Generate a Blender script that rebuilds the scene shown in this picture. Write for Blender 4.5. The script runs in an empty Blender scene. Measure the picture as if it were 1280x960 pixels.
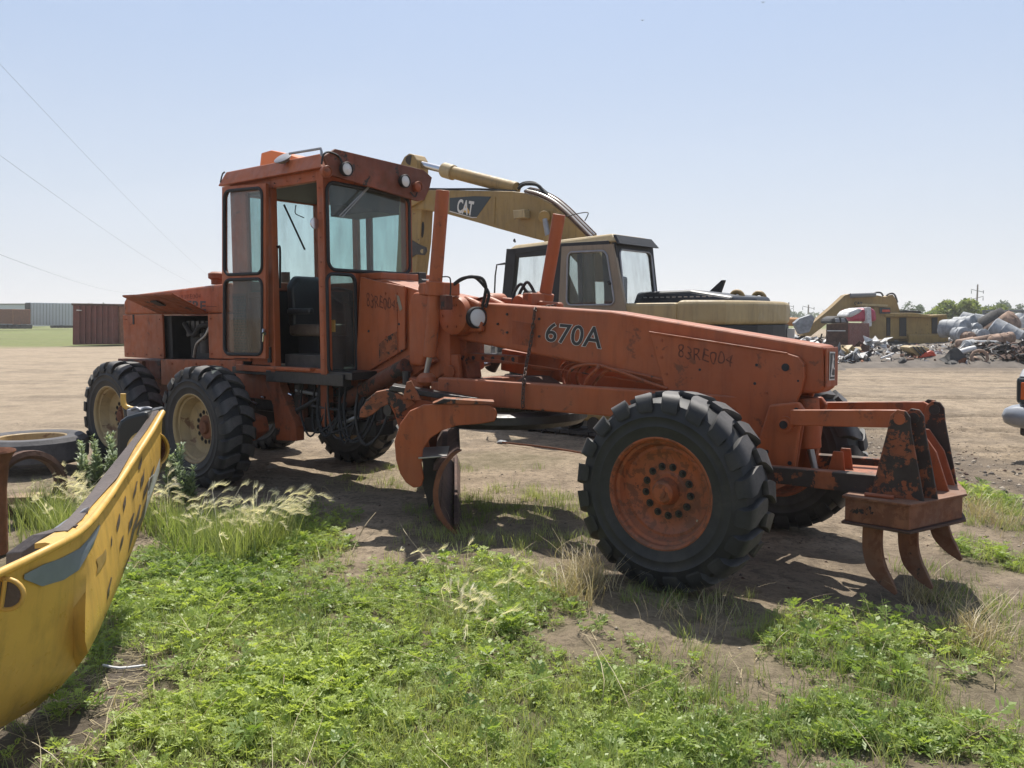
import bpy, bmesh, math, random
import numpy as np
from mathutils import Vector, Matrix
random.seed(7); rng=np.random.default_rng(11)
S=bpy.context.scene
COL=S.collection
# ------------------------------------------------------------------ camera
FPX,Y0,CH=1038.0,397.4,1.66
PITCH=math.atan((480-Y0)/FPX)
cam=bpy.data.cameras.new('camera'); co=bpy.data.objects.new('camera',cam); COL.objects.link(co)
cam.sensor_width=36; cam.lens=36*FPX/1280; cam.clip_start=.05; cam.clip_end=3000
co.location=(0,0,CH); co.rotation_euler=(math.pi/2-PITCH,0,0); S.camera=co
# ------------------------------------------------------------------ world, sun, exposure
SUN=Vector((.04,.52,1)).normalized()
elev=math.asin(SUN.z); azi=math.atan2(SUN.x,SUN.y)
w=bpy.data.worlds.new('World'); S.world=w; w.use_nodes=True
nt=w.node_tree; nt.nodes.clear()
HZ0=(.505,.54,.58,1); HZ1=(.235,.345,.545,1)   # pale haze at the horizon, bluer above
sky=nt.nodes.new('ShaderNodeTexSky'); sky.sky_type='NISHITA'; sky.sun_disc=False
sky.sun_elevation=elev; sky.sun_rotation=azi; sky.air_density=1.0; sky.dust_density=2.2; sky.ozone_density=1.6; sky.altitude=300
bg=nt.nodes.new('ShaderNodeBackground'); bg.inputs[1].default_value=.1
hs=nt.nodes.new('ShaderNodeHueSaturation'); hs.inputs['Saturation'].default_value=.8; hs.inputs['Value'].default_value=1.0
tc=nt.nodes.new('ShaderNodeTexCoord'); mp=nt.nodes.new('ShaderNodeMapping'); mp.inputs['Scale'].default_value=(1.2,1.2,5)
nz=nt.nodes.new('ShaderNodeTexNoise'); nz.inputs['Scale'].default_value=1.6; nz.inputs['Detail'].default_value=5; nz.inputs['Distortion'].default_value=.6
cr=nt.nodes.new('ShaderNodeValToRGB'); cr.color_ramp.elements[0].position=.52; cr.color_ramp.elements[0].color=(0,0,0,1); cr.color_ramp.elements[1].position=.85; cr.color_ramp.elements[1].color=(.6,.6,.6,1)
mx=nt.nodes.new('ShaderNodeMix'); mx.data_type='RGBA'
mx.inputs[7].default_value=(7.5,7.9,8.6,1)
out=nt.nodes.new('ShaderNodeOutputWorld')
L=nt.links.new
L(sky.outputs[0],hs.inputs['Color']); L(hs.outputs[0],mx.inputs[6]); L(tc.outputs['Generated'],mp.inputs[0]); L(mp.outputs[0],nz.inputs['Vector']); L(nz.outputs[0],cr.inputs[0]); L(cr.outputs[0],mx.inputs[0]); 
gz=nt.nodes.new('ShaderNodeSeparateXYZ'); L(tc.outputs['Generated'],gz.inputs[0])
hr=nt.nodes.new('ShaderNodeValToRGB'); hr.color_ramp.interpolation='EASE'
e_=hr.color_ramp.elements; e_[0].position=0.; e_[0].color=(.97,.97,.97,1); e_[1].position=.9; e_[1].color=(.15,.15,.15,1)
q_=e_.new(.22); q_.color=(.80,.80,.80,1); q_=e_.new(.42); q_.color=(.55,.55,.55,1)
L(gz.outputs[2],hr.inputs[0])
hz=nt.nodes.new('ShaderNodeMix'); hz.data_type='RGBA'
hc=nt.nodes.new('ShaderNodeValToRGB'); hc.color_ramp.elements[0].color=HZ0; hc.color_ramp.elements[1].color=HZ1; hc.color_ramp.elements[1].position=.38
L(gz.outputs[2],hc.inputs[0])
sc_=nt.nodes.new('ShaderNodeVectorMath'); sc_.operation='SCALE'; sc_.inputs['Scale'].default_value=10.; L(hc.outputs[0],sc_.inputs[0])
L(hr.outputs[0],hz.inputs[0]); L(mx.outputs[2],hz.inputs[6]); L(sc_.outputs[0],hz.inputs[7])
L(hz.outputs[2],bg.inputs[0]); L(bg.outputs[0],out.inputs[0])
sl=bpy.data.lights.new('sun','SUN'); sl.energy=5.0; sl.angle=math.radians(.55); sl.color=(1,.955,.88)
so=bpy.data.objects.new('sun',sl); COL.objects.link(so); so.rotation_euler=SUN.to_track_quat('Z','Y').to_euler(); so.location=(0,0,30)
S.view_settings.view_transform='Standard'; S.view_settings.look='None'; S.view_settings.gamma=1; S.view_settings.exposure=0.54
S.cycles.max_bounces=6; S.cycles.transparent_max_bounces=12; S.cycles.volume_bounces=0
# ------------------------------------------------------------------ coordinate helpers
def unit(v): v=np.asarray(v,float); return v/np.linalg.norm(v)
CP,SP=math.cos(PITCH),math.sin(PITCH)
C0=np.array([0,0,CH])
def ray(px,py):
    x=(px-640)/FPX; y=(480-py)/FPX
    return np.array([x,CP+y*SP,-SP+y*CP])
def hit(px,py,P,n):
    d=ray(px,py); n=np.asarray(n,float); return C0+d*(np.dot(np.asarray(P)-C0,n)/np.dot(d,n))
def atY(px,py,Y): return hit(px,py,(0,Y,0),(0,1,0))
def gnd(px,py,z=0.): return hit(px,py,(0,0,z),(0,0,1))
def pix(P):
    P=np.asarray(P,float)-C0
    d=P[...,1]*CP-P[...,2]*SP; u=P[...,1]*SP+P[...,2]*CP
    return 640+FPX*P[...,0]/d,480-FPX*u/d
GA=math.radians(38.1); GS=math.radians(.3)
F=np.array([math.cos(GA)*math.cos(GS),-math.sin(GA)*math.cos(GS),math.sin(GS)])
N=np.array([-math.sin(GA),-math.cos(GA),0.])
U=np.cross(N,F); U=U if U[2]>0 else -U
GO=np.array([1.58,5.806,0.])
def G(u,v,w): return GO+u*F+v*N+w*U
def gv(px,py,v): return hit(px,py,GO+v*N,N)
def gu(px,py,u): return hit(px,py,GO+u*F,F)
def gw(px,py,w): return hit(px,py,GO+w*U,U)
def gl(lst,v): return [gv(x,y,v) for x,y in lst]
# ------------------------------------------------------------------ mesh helpers
WL={}
def wloc(p): return WL.get(p.name,np.zeros(3)) if p is not None else np.zeros(3)
def thing(name,label,cat,loc,group=None,kind=None):
    o=bpy.data.objects.new(name,None); COL.objects.link(o); o.location=loc; o.empty_display_size=.2
    if label: o['label']=label
    if cat: o['category']=cat
    if group: o['group']=group
    if kind: o['kind']=kind
    WL[o.name]=np.array(loc,float); return o
def tag(o,label=None,cat=None,group=None,kind=None):
    if label: o['label']=label
    if cat: o['category']=cat
    if group: o['group']=group
    if kind: o['kind']=kind
    return o
def mk(name,verts,faces,mat,parent=None,smooth=False,bevel=0.,segs=2,auto=None):
    v=np.array(verts,float).reshape(-1,3)
    me=bpy.data.meshes.new(name)
    if parent is None:
        base=np.array([(v[:,0].min()+v[:,0].max())/2,(v[:,1].min()+v[:,1].max())/2,v[:,2].min()])
    else: base=wloc(parent)
    v=v-base
    if isinstance(faces,np.ndarray):
        n,k=faces.shape
        me.vertices.add(len(v)); me.vertices.foreach_set('co',v.astype(np.float32).ravel())
        me.loops.add(n*k); me.loops.foreach_set('vertex_index',faces.astype(np.int32).ravel())
        me.polygons.add(n); me.polygons.foreach_set('loop_start',np.arange(n,dtype=np.int32)*k)
        me.update(calc_edges=True); me.validate()
    else:
        me.from_pydata([tuple(p) for p in v],[],faces); me.update()
        bm=bmesh.new(); bm.from_mesh(me); bmesh.ops.recalc_face_normals(bm,faces=bm.faces); bm.to_mesh(me); bm.free()
    if smooth: me.polygons.foreach_set('use_smooth',[True]*len(me.polygons))
    o=bpy.data.objects.new(name,me); COL.objects.link(o)
    for m in (mat if isinstance(mat,(list,tuple)) else [mat]): me.materials.append(m)
    if parent is None: o.location=base; WL[o.name]=base
    else: o.parent=parent; WL[o.name]=wloc(parent)
    if bevel:
        b=o.modifiers.new('b','BEVEL'); b.width=bevel; b.segments=segs; b.limit_method='ANGLE'; b.angle_limit=math.radians(35); b.harden_normals=False
    return o
class MB:
    def __init__(s): s.v=[];s.f=[];s.m=[]
    def add(s,v,f,mi=0):
        n=len(s.v); s.v+= [tuple(p) for p in v]; s.f+=[tuple(i+n for i in q) for q in f]; s.m+=[mi]*len(f); return s
    def build(s,name,mat,parent=None,**k):
        o=mk(name,s.v,s.f,mat,parent,**k)
        if any(s.m): o.data.polygons.foreach_set('material_index',s.m)
        return o
def slabg(pts,ext):
    pts=[np.asarray(p,float) for p in pts]; n=len(pts); e=np.asarray(ext,float)
    v=pts+[p+e for p in pts]
    f=[tuple(range(n)),tuple(range(2*n-1,n-1,-1))]+[(i,(i+1)%n,(i+1)%n+n,i+n) for i in range(n)]
    return v,f
def slab(name,pts,ext,mat,parent=None,bevel=.006,**k):
    v,f=slabg(pts,ext); return mk(name,v,f,mat,parent,bevel=bevel,**k)
def boxg(c,ax,ay,az):
    c,ax,ay,az=[np.asarray(q,float) for q in (c,ax,ay,az)]
    v=[c+sx*ax+sy*ay+sz*az for sz in(-1,1) for sy in(-1,1) for sx in(-1,1)]
    return v,[(0,2,3,1),(4,5,7,6),(0,1,5,4),(2,6,7,3),(0,4,6,2),(1,3,7,5)]
def gbox(u0,u1,v0,v1,w0,w1):
    return boxg(G((u0+u1)/2,(v0+v1)/2,(w0+w1)/2),F*(u1-u0)/2,N*(v1-v0)/2,U*(w1-w0)/2)
def box(name,g,mat,parent=None,bevel=.006,**k): return mk(name,g[0],g[1],mat,parent,bevel=bevel,**k)
def frame_of(d):
    d=unit(d); a=np.array([0,0,1.]) if abs(d[2])<.9 else np.array([1.,0,0])
    x=unit(np.cross(a,d)); y=np.cross(d,x); return x,y
def cylg(a,b,r,r2=None,n=20,cap=True):
    a,b=np.asarray(a,float),np.asarray(b,float); r2=r if r2 is None else r2
    x,y=frame_of(b-a); t=[2*math.pi*i/n for i in range(n)]
    v=[a+r*(math.cos(q)*x+math.sin(q)*y) for q in t]+[b+r2*(math.cos(q)*x+math.sin(q)*y) for q in t]
    f=[(i,(i+1)%n,(i+1)%n+n,i+n) for i in range(n)]
    if cap: f+=[tuple(range(n-1,-1,-1)),tuple(range(n,2*n))]
    return v,f
def smooth_by_angle(o,ang=40):
    me=o.data; me.polygons.foreach_set('use_smooth',[True]*len(me.polygons))
    try: me.set_sharp_from_angle(angle=math.radians(ang))
    except Exception: pass
    return o
def cyl(name,a,b,r,mat,parent=None,r2=None,n=24,bevel=0):
    v,f=cylg(a,b,r,r2,n); o=mk(name,v,f,mat,parent,bevel=bevel); return smooth_by_angle(o)
def catmull(P,n=8,closed=False):
    P=[np.asarray(p,float) for p in P]; out=[]
    m=len(P)
    for i in range(m if closed else m-1):
        if closed: p0,p1,p2,p3=P[i-1],P[i],P[(i+1)%m],P[(i+2)%m]
        else: p0,p1,p2,p3=P[max(i-1,0)],P[i],P[i+1],P[min(i+2,m-1)]
        for k in range(n):
            t=k/n; out.append(.5*((2*p1)+(-p0+p2)*t+(2*p0-5*p1+4*p2-p3)*t*t+(-p0+3*p1-3*p2+p3)*t**3))
    if not closed: out.append(P[-1])
    return out
def tubeg(P,r,n=8,closed=False):
    P=[np.asarray(p,float) for p in P]; m=len(P); v=[]; f=[]
    x,y=None,None
    for i in range(m):
        d=(P[(i+1)%m]-P[i-1]) if closed else (P[min(i+1,m-1)]-P[max(i-1,0)])
        d=unit(d)
        if x is None: x,y=frame_of(d)
        else:
            x=unit(x-np.dot(x,d)*d); y=np.cross(d,x)
        rr=r[i] if hasattr(r,'__len__') else r
        for k in range(n):
            a=2*math.pi*k/n; v.append(P[i]+rr*(math.cos(a)*x+math.sin(a)*y))
    for i in range(m if closed else m-1):
        j=(i+1)%m
        for k in range(n): f.append((i*n+k,i*n+(k+1)%n,j*n+(k+1)%n,j*n+k))
    if not closed: f+=[tuple(range(n-1,-1,-1)),tuple(range((m-1)*n,m*n))]
    return v,f
def tube(name,P,r,mat,parent=None,n=8,sm=6,closed=False):
    if sm: P=catmull(P,sm,closed)
    v,f=tubeg(P,r,n,closed); return smooth_by_angle(mk(name,v,f,mat,parent),60)
def latheg(c,axis,prof,n=48):
    """prof: (t along axis, r)"""
    c=np.asarray(c,float); ax=unit(axis); x,y=frame_of(ax); v=[];f=[]
    m=len(prof)
    for t,r in prof:
        for k in range(n):
            a=2*math.pi*k/n; v.append(c+t*ax+r*(math.cos(a)*x+math.sin(a)*y))
    for i in range(m-1):
        for k in range(n): f.append((i*n+k,i*n+(k+1)%n,(i+1)*n+(k+1)%n,(i+1)*n+k))
    return v,f
def lathe(name,c,axis,prof,mat,parent=None,n=48,ang=35):
    v,f=latheg(c,axis,prof,n); return smooth_by_angle(mk(name,v,f,mat,parent),ang)
def quad(q,s,t): # q: bl,br,tr,tl
    q=[np.asarray(p,float) for p in q]
    return (1-s)*(1-t)*q[0]+s*(1-t)*q[1]+s*t*q[2]+(1-s)*t*q[3]
def rr_loop(x0,x1,y0,y1,rx,ry,k=5):
    P=[]
    for cx,cy,a0 in((x1-rx,y1-ry,0),(x0+rx,y1-ry,90),(x0+rx,y0+ry,180),(x1-rx,y0+ry,270)):
        for i in range(k+1):
            a=math.radians(a0+90*i/k); P.append((cx+rx*math.cos(a),cy+ry*math.sin(a)))
    return P
def ring_panel(name,q,ins,r,ext,mat,parent,bevel=.004):
    """panel with a rounded hole; ins=(l,r,b,t) fractions; r corner radius in metres"""
    q=[np.asarray(p,float) for p in q]
    W=np.linalg.norm(q[1]-q[0]); H=np.linalg.norm(q[3]-q[0])
    x0,x1,y0,y1=ins[0],1-ins[1],ins[2],1-ins[3]
    L_=rr_loop(x0,x1,y0,y1,r/W,r/H)
    n=len(L_); k=n//4
    outer=[(1,1)]*k+[(0,1)]*k+[(0,0)]*k+[(1,0)]*k
    inn=[quad(q,*p) for p in L_]; cor=[quad(q,*p) for p in((1,1),(0,1),(0,0),(1,0))]
    e=np.asarray(ext,float)
    v=inn+cor+[p+e for p in inn]+[p+e for p in cor]; o=n+4; f=[]
    for c in range(4):
        for i in range(k-1):
            a=c*k+i; f.append((n+c,a,a+1)); f.append((o+n+c,o+a+1,o+a))
        a=c*k+k-1; b=(a+1)%n; c2=(c+1)%4
        f.append((n+c,a,b,n+c2)); f.append((o+n+c2,o+b,o+a,o+n+c))
        f.append((n+c,n+c2,o+n+c2,o+n+c))
    for i in range(n): f.append((i,(i+1)%n,o+(i+1)%n,o+i))
    ob=mk(name,v,f,mat,parent,bevel=0)
    return ob,inn
def window(q,ins,r,ext,matf,parent,seal=.014,fname='frame_panel',glass=None,gname='window_pane'):
    o,inn=ring_panel(fname,q,ins,r,ext,matf,parent)
    e=np.asarray(ext,float)
    mid=[p+e*.5 for p in inn]
    eo=-unit(e)*seal*.2
    v,f=tubeg([p+eo for p in inn],seal,6,True)
    s=mk('window_seal',v,f,M['rubber'],o,smooth=True)
    if glass: slab(gname,mid,unit(e)*.005,glass,o,bevel=0)
    return o
def text(name,s,q,mat,parent,off=0.,shear=0.,ext=0.):
    """text mesh fitted to quad q (bl,br,tr,tl)"""
    cu=bpy.data.curves.new('t','FONT'); cu.body=s; cu.offset=off; cu.shear=shear; cu.resolution_u=4
    to=bpy.data.objects.new('t',cu); COL.objects.link(to)
    me=bpy.data.meshes.new_from_object(to.evaluated_get(bpy.context.evaluated_depsgraph_get()))
    bpy.data.objects.remove(to)
    v=np.zeros(len(me.vertices)*3); me.vertices.foreach_get('co',v); v=v.reshape(-1,3)
    mn,mxx=v.min(0),v.max(0)
    if off: # keep outline registered with the un-offset text
        mn=mn+np.array([off,off,0]); mxx=mxx-np.array([off,off,0])
    st=(v[:,:2]-mn[:2])/(mxx[:2]-mn[:2])
    if name=='handwriting': st=np.stack([st[:,0]+.012*np.sin(st[:,1]*4+st[:,0]*23),st[:,1]+.08*np.sin(st[:,0]*17)+.03*np.sin(st[:,0]*41+2)],1)
    pts=[quad(q,a,b) for a,b in st]
    f=[tuple(p.vertices) for p in me.polygons]; bpy.data.meshes.remove(me)
    return mk(name,pts,f,mat,parent)
# ------------------------------------------------------------------ materials
M={}
def newmat(n):
    m=bpy.data.materials.new(n); m.use_nodes=True; M[n]=m
    return m,m.node_tree,m.node_tree.nodes['Principled BSDF']
def simple(n,c,rough=.6,metal=0.,bump=0.,bs=40,var=.0,vs=6.,spec=.5):
    m,t,b=newmat(n); b.inputs['Roughness'].default_value=rough; b.inputs['Metallic'].default_value=metal; b.inputs['Base Color'].default_value=(*c,1)
    b.inputs['Specular IOR Level'].default_value=spec
    tcn=t.nodes.new('ShaderNodeTexCoord')
    if var:
        nn=t.nodes.new('ShaderNodeTexNoise'); nn.inputs['Scale'].default_value=vs; nn.inputs['Detail'].default_value=6; nn.inputs['Roughness'].default_value=.65
        r=t.nodes.new('ShaderNodeMapRange'); r.inputs[1].default_value=.3; r.inputs[2].default_value=.7; r.inputs[3].default_value=1-var; r.inputs[4].default_value=1+var
        mm=t.nodes.new('ShaderNodeMix'); mm.data_type='RGBA'; mm.blend_type='MULTIPLY'; mm.inputs[0].default_value=1; mm.inputs[6].default_value=(*c,1)
        t.links.new(tcn.outputs['Object'],nn.inputs['Vector']); t.links.new(nn.outputs[0],r.inputs[0]); t.links.new(r.outputs[0],mm.inputs[7]); t.links.new(mm.outputs[2],b.inputs['Base Color'])
    if bump:
        n2=t.nodes.new('ShaderNodeTexNoise'); n2.inputs['Scale'].default_value=bs; n2.inputs['Detail'].default_value=5
        bp=t.nodes.new('ShaderNodeBump'); bp.inputs['Strength'].default_value=bump; bp.inputs['Distance'].default_value=.01
        t.links.new(tcn.outputs['Object'],n2.inputs['Vector']); t.links.new(n2.outputs[0],bp.inputs['Height']); t.links.new(bp.outputs[0],b.inputs['Normal'])
    return m
def mixn(t,fac,a,b_,blend='MIX'):
    m=t.nodes.new('ShaderNodeMix'); m.data_type='RGBA'; m.blend_type=blend
    for i,x in((0,fac),(6,a),(7,b_)):
        if isinstance(x,(tuple,float,int)): m.inputs[i].default_value=(*x,1) if isinstance(x,tuple) else x
        else: t.links.new(x,m.inputs[i])
    return m.outputs[2]
def noise(t,vec,scale,detail=5,rough=.6,dist=0.):
    n=t.nodes.new('ShaderNodeTexNoise'); n.inputs['Scale'].default_value=scale; n.inputs['Detail'].default_value=detail; n.inputs['Roughness'].default_value=rough; n.inputs['Distortion'].default_value=dist
    t.links.new(vec,n.inputs['Vector']); return n.outputs[0]
def ramp(t,x,a,b_,lo=0.,hi=1.):
    r=t.nodes.new('ShaderNodeMapRange'); r.clamp=True
    for i,q in((1,a),(2,b_),(3,lo),(4,hi)): r.inputs[i].default_value=q
    t.links.new(x,r.inputs[0]); return r.outputs[0]
def mul(t,a,b_):
    m=t.nodes.new('ShaderNodeMath'); m.operation='MULTIPLY'
    for i,x in((0,a),(1,b_)):
        if isinstance(x,(int,float)): m.inputs[i].default_value=x
        else: t.links.new(x,m.inputs[i])
    return m.outputs[0]
def paint(n,c,c2,chip=(.02,.016,.014),chips=.66,rust=(.12,.04,.018),rusts=.62,dust=.35,rough=.5,scale=1.,streak=True):
    m,t,b=newmat(n)
    tcn=t.nodes.new('ShaderNodeTexCoord'); V=tcn.outputs['Object']
    a=ramp(t,noise(t,V,1.7*scale,6,.6),.35,.65)
    col=mixn(t,a,c,c2)
    # vertical grime streaks
    mpn=t.nodes.new('ShaderNodeMapping'); mpn.inputs['Scale'].default_value=(9,9,1.1); t.links.new(V,mpn.inputs[0])
    st=ramp(t,noise(t,mpn.outputs[0],1.5*scale,5,.65),.48,.74,0,.5)
    col=mixn(t,st,col,(c[0]*.35,c[1]*.38,c[2]*.5))
    rs=ramp(t,noise(t,V,7*scale,8,.7,.4),rusts,rusts+.05)
    col=mixn(t,mul(t,rs,.75),col,rust)
    ch=mul(t,ramp(t,noise(t,V,4.3*scale,9,.72,.2),chips,chips+.015),1.)
    col=mixn(t,ch,col,chip)
    geo=t.nodes.new('ShaderNodeNewGeometry'); sx=t.nodes.new('ShaderNodeSeparateXYZ'); t.links.new(geo.outputs['Normal'],sx.inputs[0])
    du=mul(t,ramp(t,sx.outputs[2],.1,1.),ramp(t,noise(t,V,5,6,.7),.3,.7,.2,dust))
    du2=ramp(t,noise(t,V,2.4,7,.7),.4,.8,0,dust*.5)
    col=mixn(t,du,col,(.29,.22,.155)); col=mixn(t,du2,col,(.23,.18,.13))
    t.links.new(col,b.inputs['Base Color'])
    rg=ramp(t,noise(t,V,11,4,.6),.3,.7,rough-.1,rough+.25); t.links.new(rg,b.inputs['Roughness'])
    bp=t.nodes.new('ShaderNodeBump'); bp.inputs['Strength'].default_value=.25; bp.inputs['Distance'].default_value=.004
    t.links.new(noise(t,V,26,6,.7),bp.inputs['Height']); t.links.new(bp.outputs[0],b.inputs['Normal'])
    b.inputs['Specular IOR Level'].default_value=.4
    return m
paint('orange',(.385,.091,.025),(.30,.072,.022),chips=.675,dust=.28,rough=.46,rusts=.60)
paint('orange_dirty',(.34,.080,.024),(.22,.055,.021),chips=.60,dust=.22,rough=.6,rusts=.56)
paint('orange_worn',(.32,.095,.032),(.24,.07,.026),chips=.555,dust=.15,rough=.6,rusts=.54,scale=1.4)
paint('plate_black',(.30,.085,.03),(.20,.06,.025),chips=.475,chip=(.032,.022,.018),dust=.15,rough=.65,rusts=.50,scale=1.1)
paint('block_rust',(.22,.085,.04),(.13,.06,.035),chips=.62,dust=.3,rough=.7,rusts=.50,scale=1.5)
paint('visor_paint',(.21,.055,.024),(.11,.035,.02),chips=.60,dust=.2,rough=.6,rusts=.52)
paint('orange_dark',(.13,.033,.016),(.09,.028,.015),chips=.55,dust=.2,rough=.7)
paint('cat_yellow',(.33,.215,.068),(.26,.17,.058),chips=.655,dust=.3,rough=.5,rusts=.66)
paint('cat_pale',(.42,.32,.16),(.37,.28,.14),chips=.75,dust=.25,rough=.5,rusts=.72)
paint('beige_brown',(.27,.215,.15),(.23,.185,.13),chips=.73,dust=.2,rough=.5,rusts=.7)
paint('panel_yellow',(.66,.40,.085),(.60,.36,.08),chips=.735,chip=(.10,.075,.055),dust=.12,rough=.32,rusts=.8)
paint('rim_cream',(.40,.29,.14),(.33,.24,.115),chips=.67,dust=.35,rough=.55,rusts=.58)
paint('rim_orange',(.36,.09,.028),(.23,.068,.028),chips=.66,dust=.2,rough=.55,rusts=.5,scale=2)
paint('maroon',(.18,.05,.035),(.14,.042,.032),chips=.7,dust=.2,rough=.6)
paint('far_orange',(.55,.23,.04),(.5,.2,.04),dust=.2)
paint('far_yellow',(.36,.235,.065),(.29,.19,.06),chips=.64,dust=.2)
simple('rubber',(.018,.018,.019),.75,bump=.2,bs=60)
simple('black',(.014,.014,.015),.6,bump=.2,var=.3)
simple('dark_metal',(.035,.03,.027),.6,bump=.5,bs=25,var=.5)
simple('grease',(.022,.019,.017),.45,bump=.6,bs=18,var=.5)
simple('chrome',(.55,.55,.56),.22,metal=1.)
simple('rod_dull',(.34,.33,.31),.35,metal=.7,bump=.1)
simple('seat_vinyl',(.030,.031,.033),.45,bump=.3,bs=30)
simple('seat_brown',(.13,.09,.065),.6,bump=.3,bs=30,var=.3)
simple('lamp_glass',(.62,.62,.60),.12,bump=.5,bs=120)
simple('white_print',(.62,.60,.55),.5)
simple('marker_ink',(.125,.036,.017),.8,var=.5,vs=30)
simple('decal_black',(.018,.019,.021),.45,var=.5,vs=20)
simple('decal_navy',(.02,.03,.035),.4)
simple('beacon_orange',(.75,.19,.02),.3)
simple('rust',(.17,.065,.03),.85,bump=.6,bs=30,var=.4)
simple('rust_dark',(.075,.038,.025),.85,bump=.6,bs=30,var=.5)
simple('grey_decal',(.17,.20,.24),.35,var=.15)
simple('grey_metal',(.28,.28,.29),.45,metal=.4,var=.2)
simple('brown_primer',(.11,.085,.07),.5,bump=.3,bs=60,var=.2)
simple('dark_plastic',(.02,.022,.02),.4)
simple('silver_paint',(.27,.28,.295),.30,metal=.3,var=.12)
simple('old_wood',(.23,.16,.10),.85,bump=.9,bs=12,var=.5,vs=4)
simple('chain_steel',(.09,.055,.04),.6,metal=.3,bump=.4,var=.5)
simple('white_trailer',(.55,.58,.62),.5,var=.06)
simple('bark',(.12,.09,.065),.9,bump=.6)
simple('far_steel',(.16,.165,.17),.7)
simple('tank_grey',(.24,.25,.26),.6,var=.4,vs=3,bump=.2)
simple('tank_rust',(.25,.16,.11),.75,var=.5,vs=3,bump=.3)
simple('junk_white',(.55,.54,.52),.6,var=.3)
simple('junk_dark',(.045,.042,.04),.8,var=.5,bump=.5)
simple('scrap_soil',(.11,.092,.075),.95,var=.45,vs=1.5,bump=1.,bs=6)
simple('pink_red',(.42,.05,.09),.45,var=.2)
simple('junk_red',(.55,.07,.03),.5,var=.2)
simple('lens_orange',(.55,.10,.02),.2)
simple('stone',(.32,.27,.21),.9,var=.3,bump=.6)
simple('old_tyre',(.085,.082,.085),.9,var=.3,bump=.5)
def tyre_mat():
    m,t,b=newmat('tyre'); tcn=t.nodes.new('ShaderNodeTexCoord'); V=tcn.outputs['Object']
    col=mixn(t,ramp(t,noise(t,V,6,6,.7),.35,.75),(.010,.0105,.0115),(.026,.026,.026))
    # worn, dusty tread tops: radius from the axle (local Y)
    sp=t.nodes.new('ShaderNodeSeparateXYZ'); t.links.new(V,sp.inputs[0])
    def p2(x): return mul(t,x,x)
    ad=t.nodes.new('ShaderNodeMath'); ad.operation='ADD'; t.links.new(p2(sp.outputs[0]),ad.inputs[0]); t.links.new(p2(sp.outputs[2]),ad.inputs[1])
    wr=mul(t,ramp(t,ad.outputs[0],.335,.365),ramp(t,noise(t,V,14,5,.7),.3,.7,.35,.9))
    col=mixn(t,wr,col,(.115,.105,.098))
    col=mixn(t,ramp(t,noise(t,V,3.2,7,.75),.52,.74,0,.28),col,(.10,.082,.064))
    t.links.new(col,b.inputs['Base Color']); b.inputs['Roughness'].default_value=.62
    bp=t.nodes.new('ShaderNodeBump'); bp.inputs['Strength'].default_value=.3; bp.inputs['Distance'].default_value=.004
    t.links.new(noise(t,V,40,5,.7),bp.inputs['Height']); t.links.new(bp.outputs[0],b.inputs['Normal'])
tyre_mat()
def glass(n,tint,dirt=.12,dcol=(.35,.33,.30)):
    m=bpy.data.materials.new(n); m.use_nodes=True; M[n]=m; t=m.node_tree; t.nodes.clear()
    o=t.nodes.new('ShaderNodeOutputMaterial'); tr=t.nodes.new('ShaderNodeBsdfTransparent'); tr.inputs[0].default_value=(*tint,1)
    gl_=t.nodes.new('ShaderNodeBsdfGlossy'); gl_.inputs['Roughness'].default_value=.03
    df=t.nodes.new('ShaderNodeBsdfDiffuse'); df.inputs[0].default_value=(*dcol,1)
    lw=t.nodes.new('ShaderNodeLayerWeight'); lw.inputs[0].default_value=.5
    m1=t.nodes.new('ShaderNodeMixShader'); m2=t.nodes.new('ShaderNodeMixShader')
    tcn=t.nodes.new('ShaderNodeTexCoord')
    mpn=t.nodes.new('ShaderNodeMapping'); mpn.inputs['Scale'].default_value=(6,6,1.5); t.links.new(tcn.outputs['Object'],mpn.inputs[0])
    dn=ramp(t,noise(t,mpn.outputs[0],1.3,4,.55),.35,.75,dirt*.4,dirt*1.9)
    t.links.new(dn,m1.inputs[0]); t.links.new(tr.outputs[0],m1.inputs[1]); t.links.new(df.outputs[0],m1.inputs[2])
    f2=mul(t,lw.outputs['Facing'],lw.outputs['Facing']); f4=mul(t,f2,f2); t.links.new(ramp(t,f4,0,1,.03,.55),m2.inputs[0]); t.links.new(m1.outputs[0],m2.inputs[1]); t.links.new(gl_.outputs[0],m2.inputs[2]); t.links.new(m2.outputs[0],o.inputs[0])
    return m
glass('glass_green',(.80,.90,.89),.08)  # dirt film, with a grey reflection also painted into its share
glass('glass_dark',(.62,.68,.66),.10)
glass('glass_clear',(.92,.95,.945),.10)
def leafmat(n,c1,c2,trans=.45,attr=True):
    m=bpy.data.materials.new(n); m.use_nodes=True; M[n]=m; t=m.node_tree; t.nodes.clear()
    o=t.nodes.new('ShaderNodeOutputMaterial'); d=t.nodes.new('ShaderNodeBsdfDiffuse'); tr=t.nodes.new('ShaderNodeBsdfTranslucent'); gs=t.nodes.new('ShaderNodeBsdfGlossy'); gs.inputs['Roughness'].default_value=.5
    at=t.nodes.new('ShaderNodeAttribute'); at.attribute_name='tint'
    col=mixn(t,at.outputs['Fac'],c1,c2)
    t.links.new(col,d.inputs[0]); t.links.new(mixn(t,1.,col,(1.25,1.25,.8),'MULTIPLY'),tr.inputs[0])
    a=t.nodes.new('ShaderNodeMixShader'); a.inputs[0].default_value=trans; b=t.nodes.new('ShaderNodeMixShader'); b.inputs[0].default_value=.04
    t.links.new(d.outputs[0],a.inputs[1]); t.links.new(tr.outputs[0],a.inputs[2]); t.links.new(a.outputs[0],b.inputs[1]); t.links.new(gs.outputs[0],b.inputs[2]); t.links.new(b.outputs[0],o.inputs[0])
    return m
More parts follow.
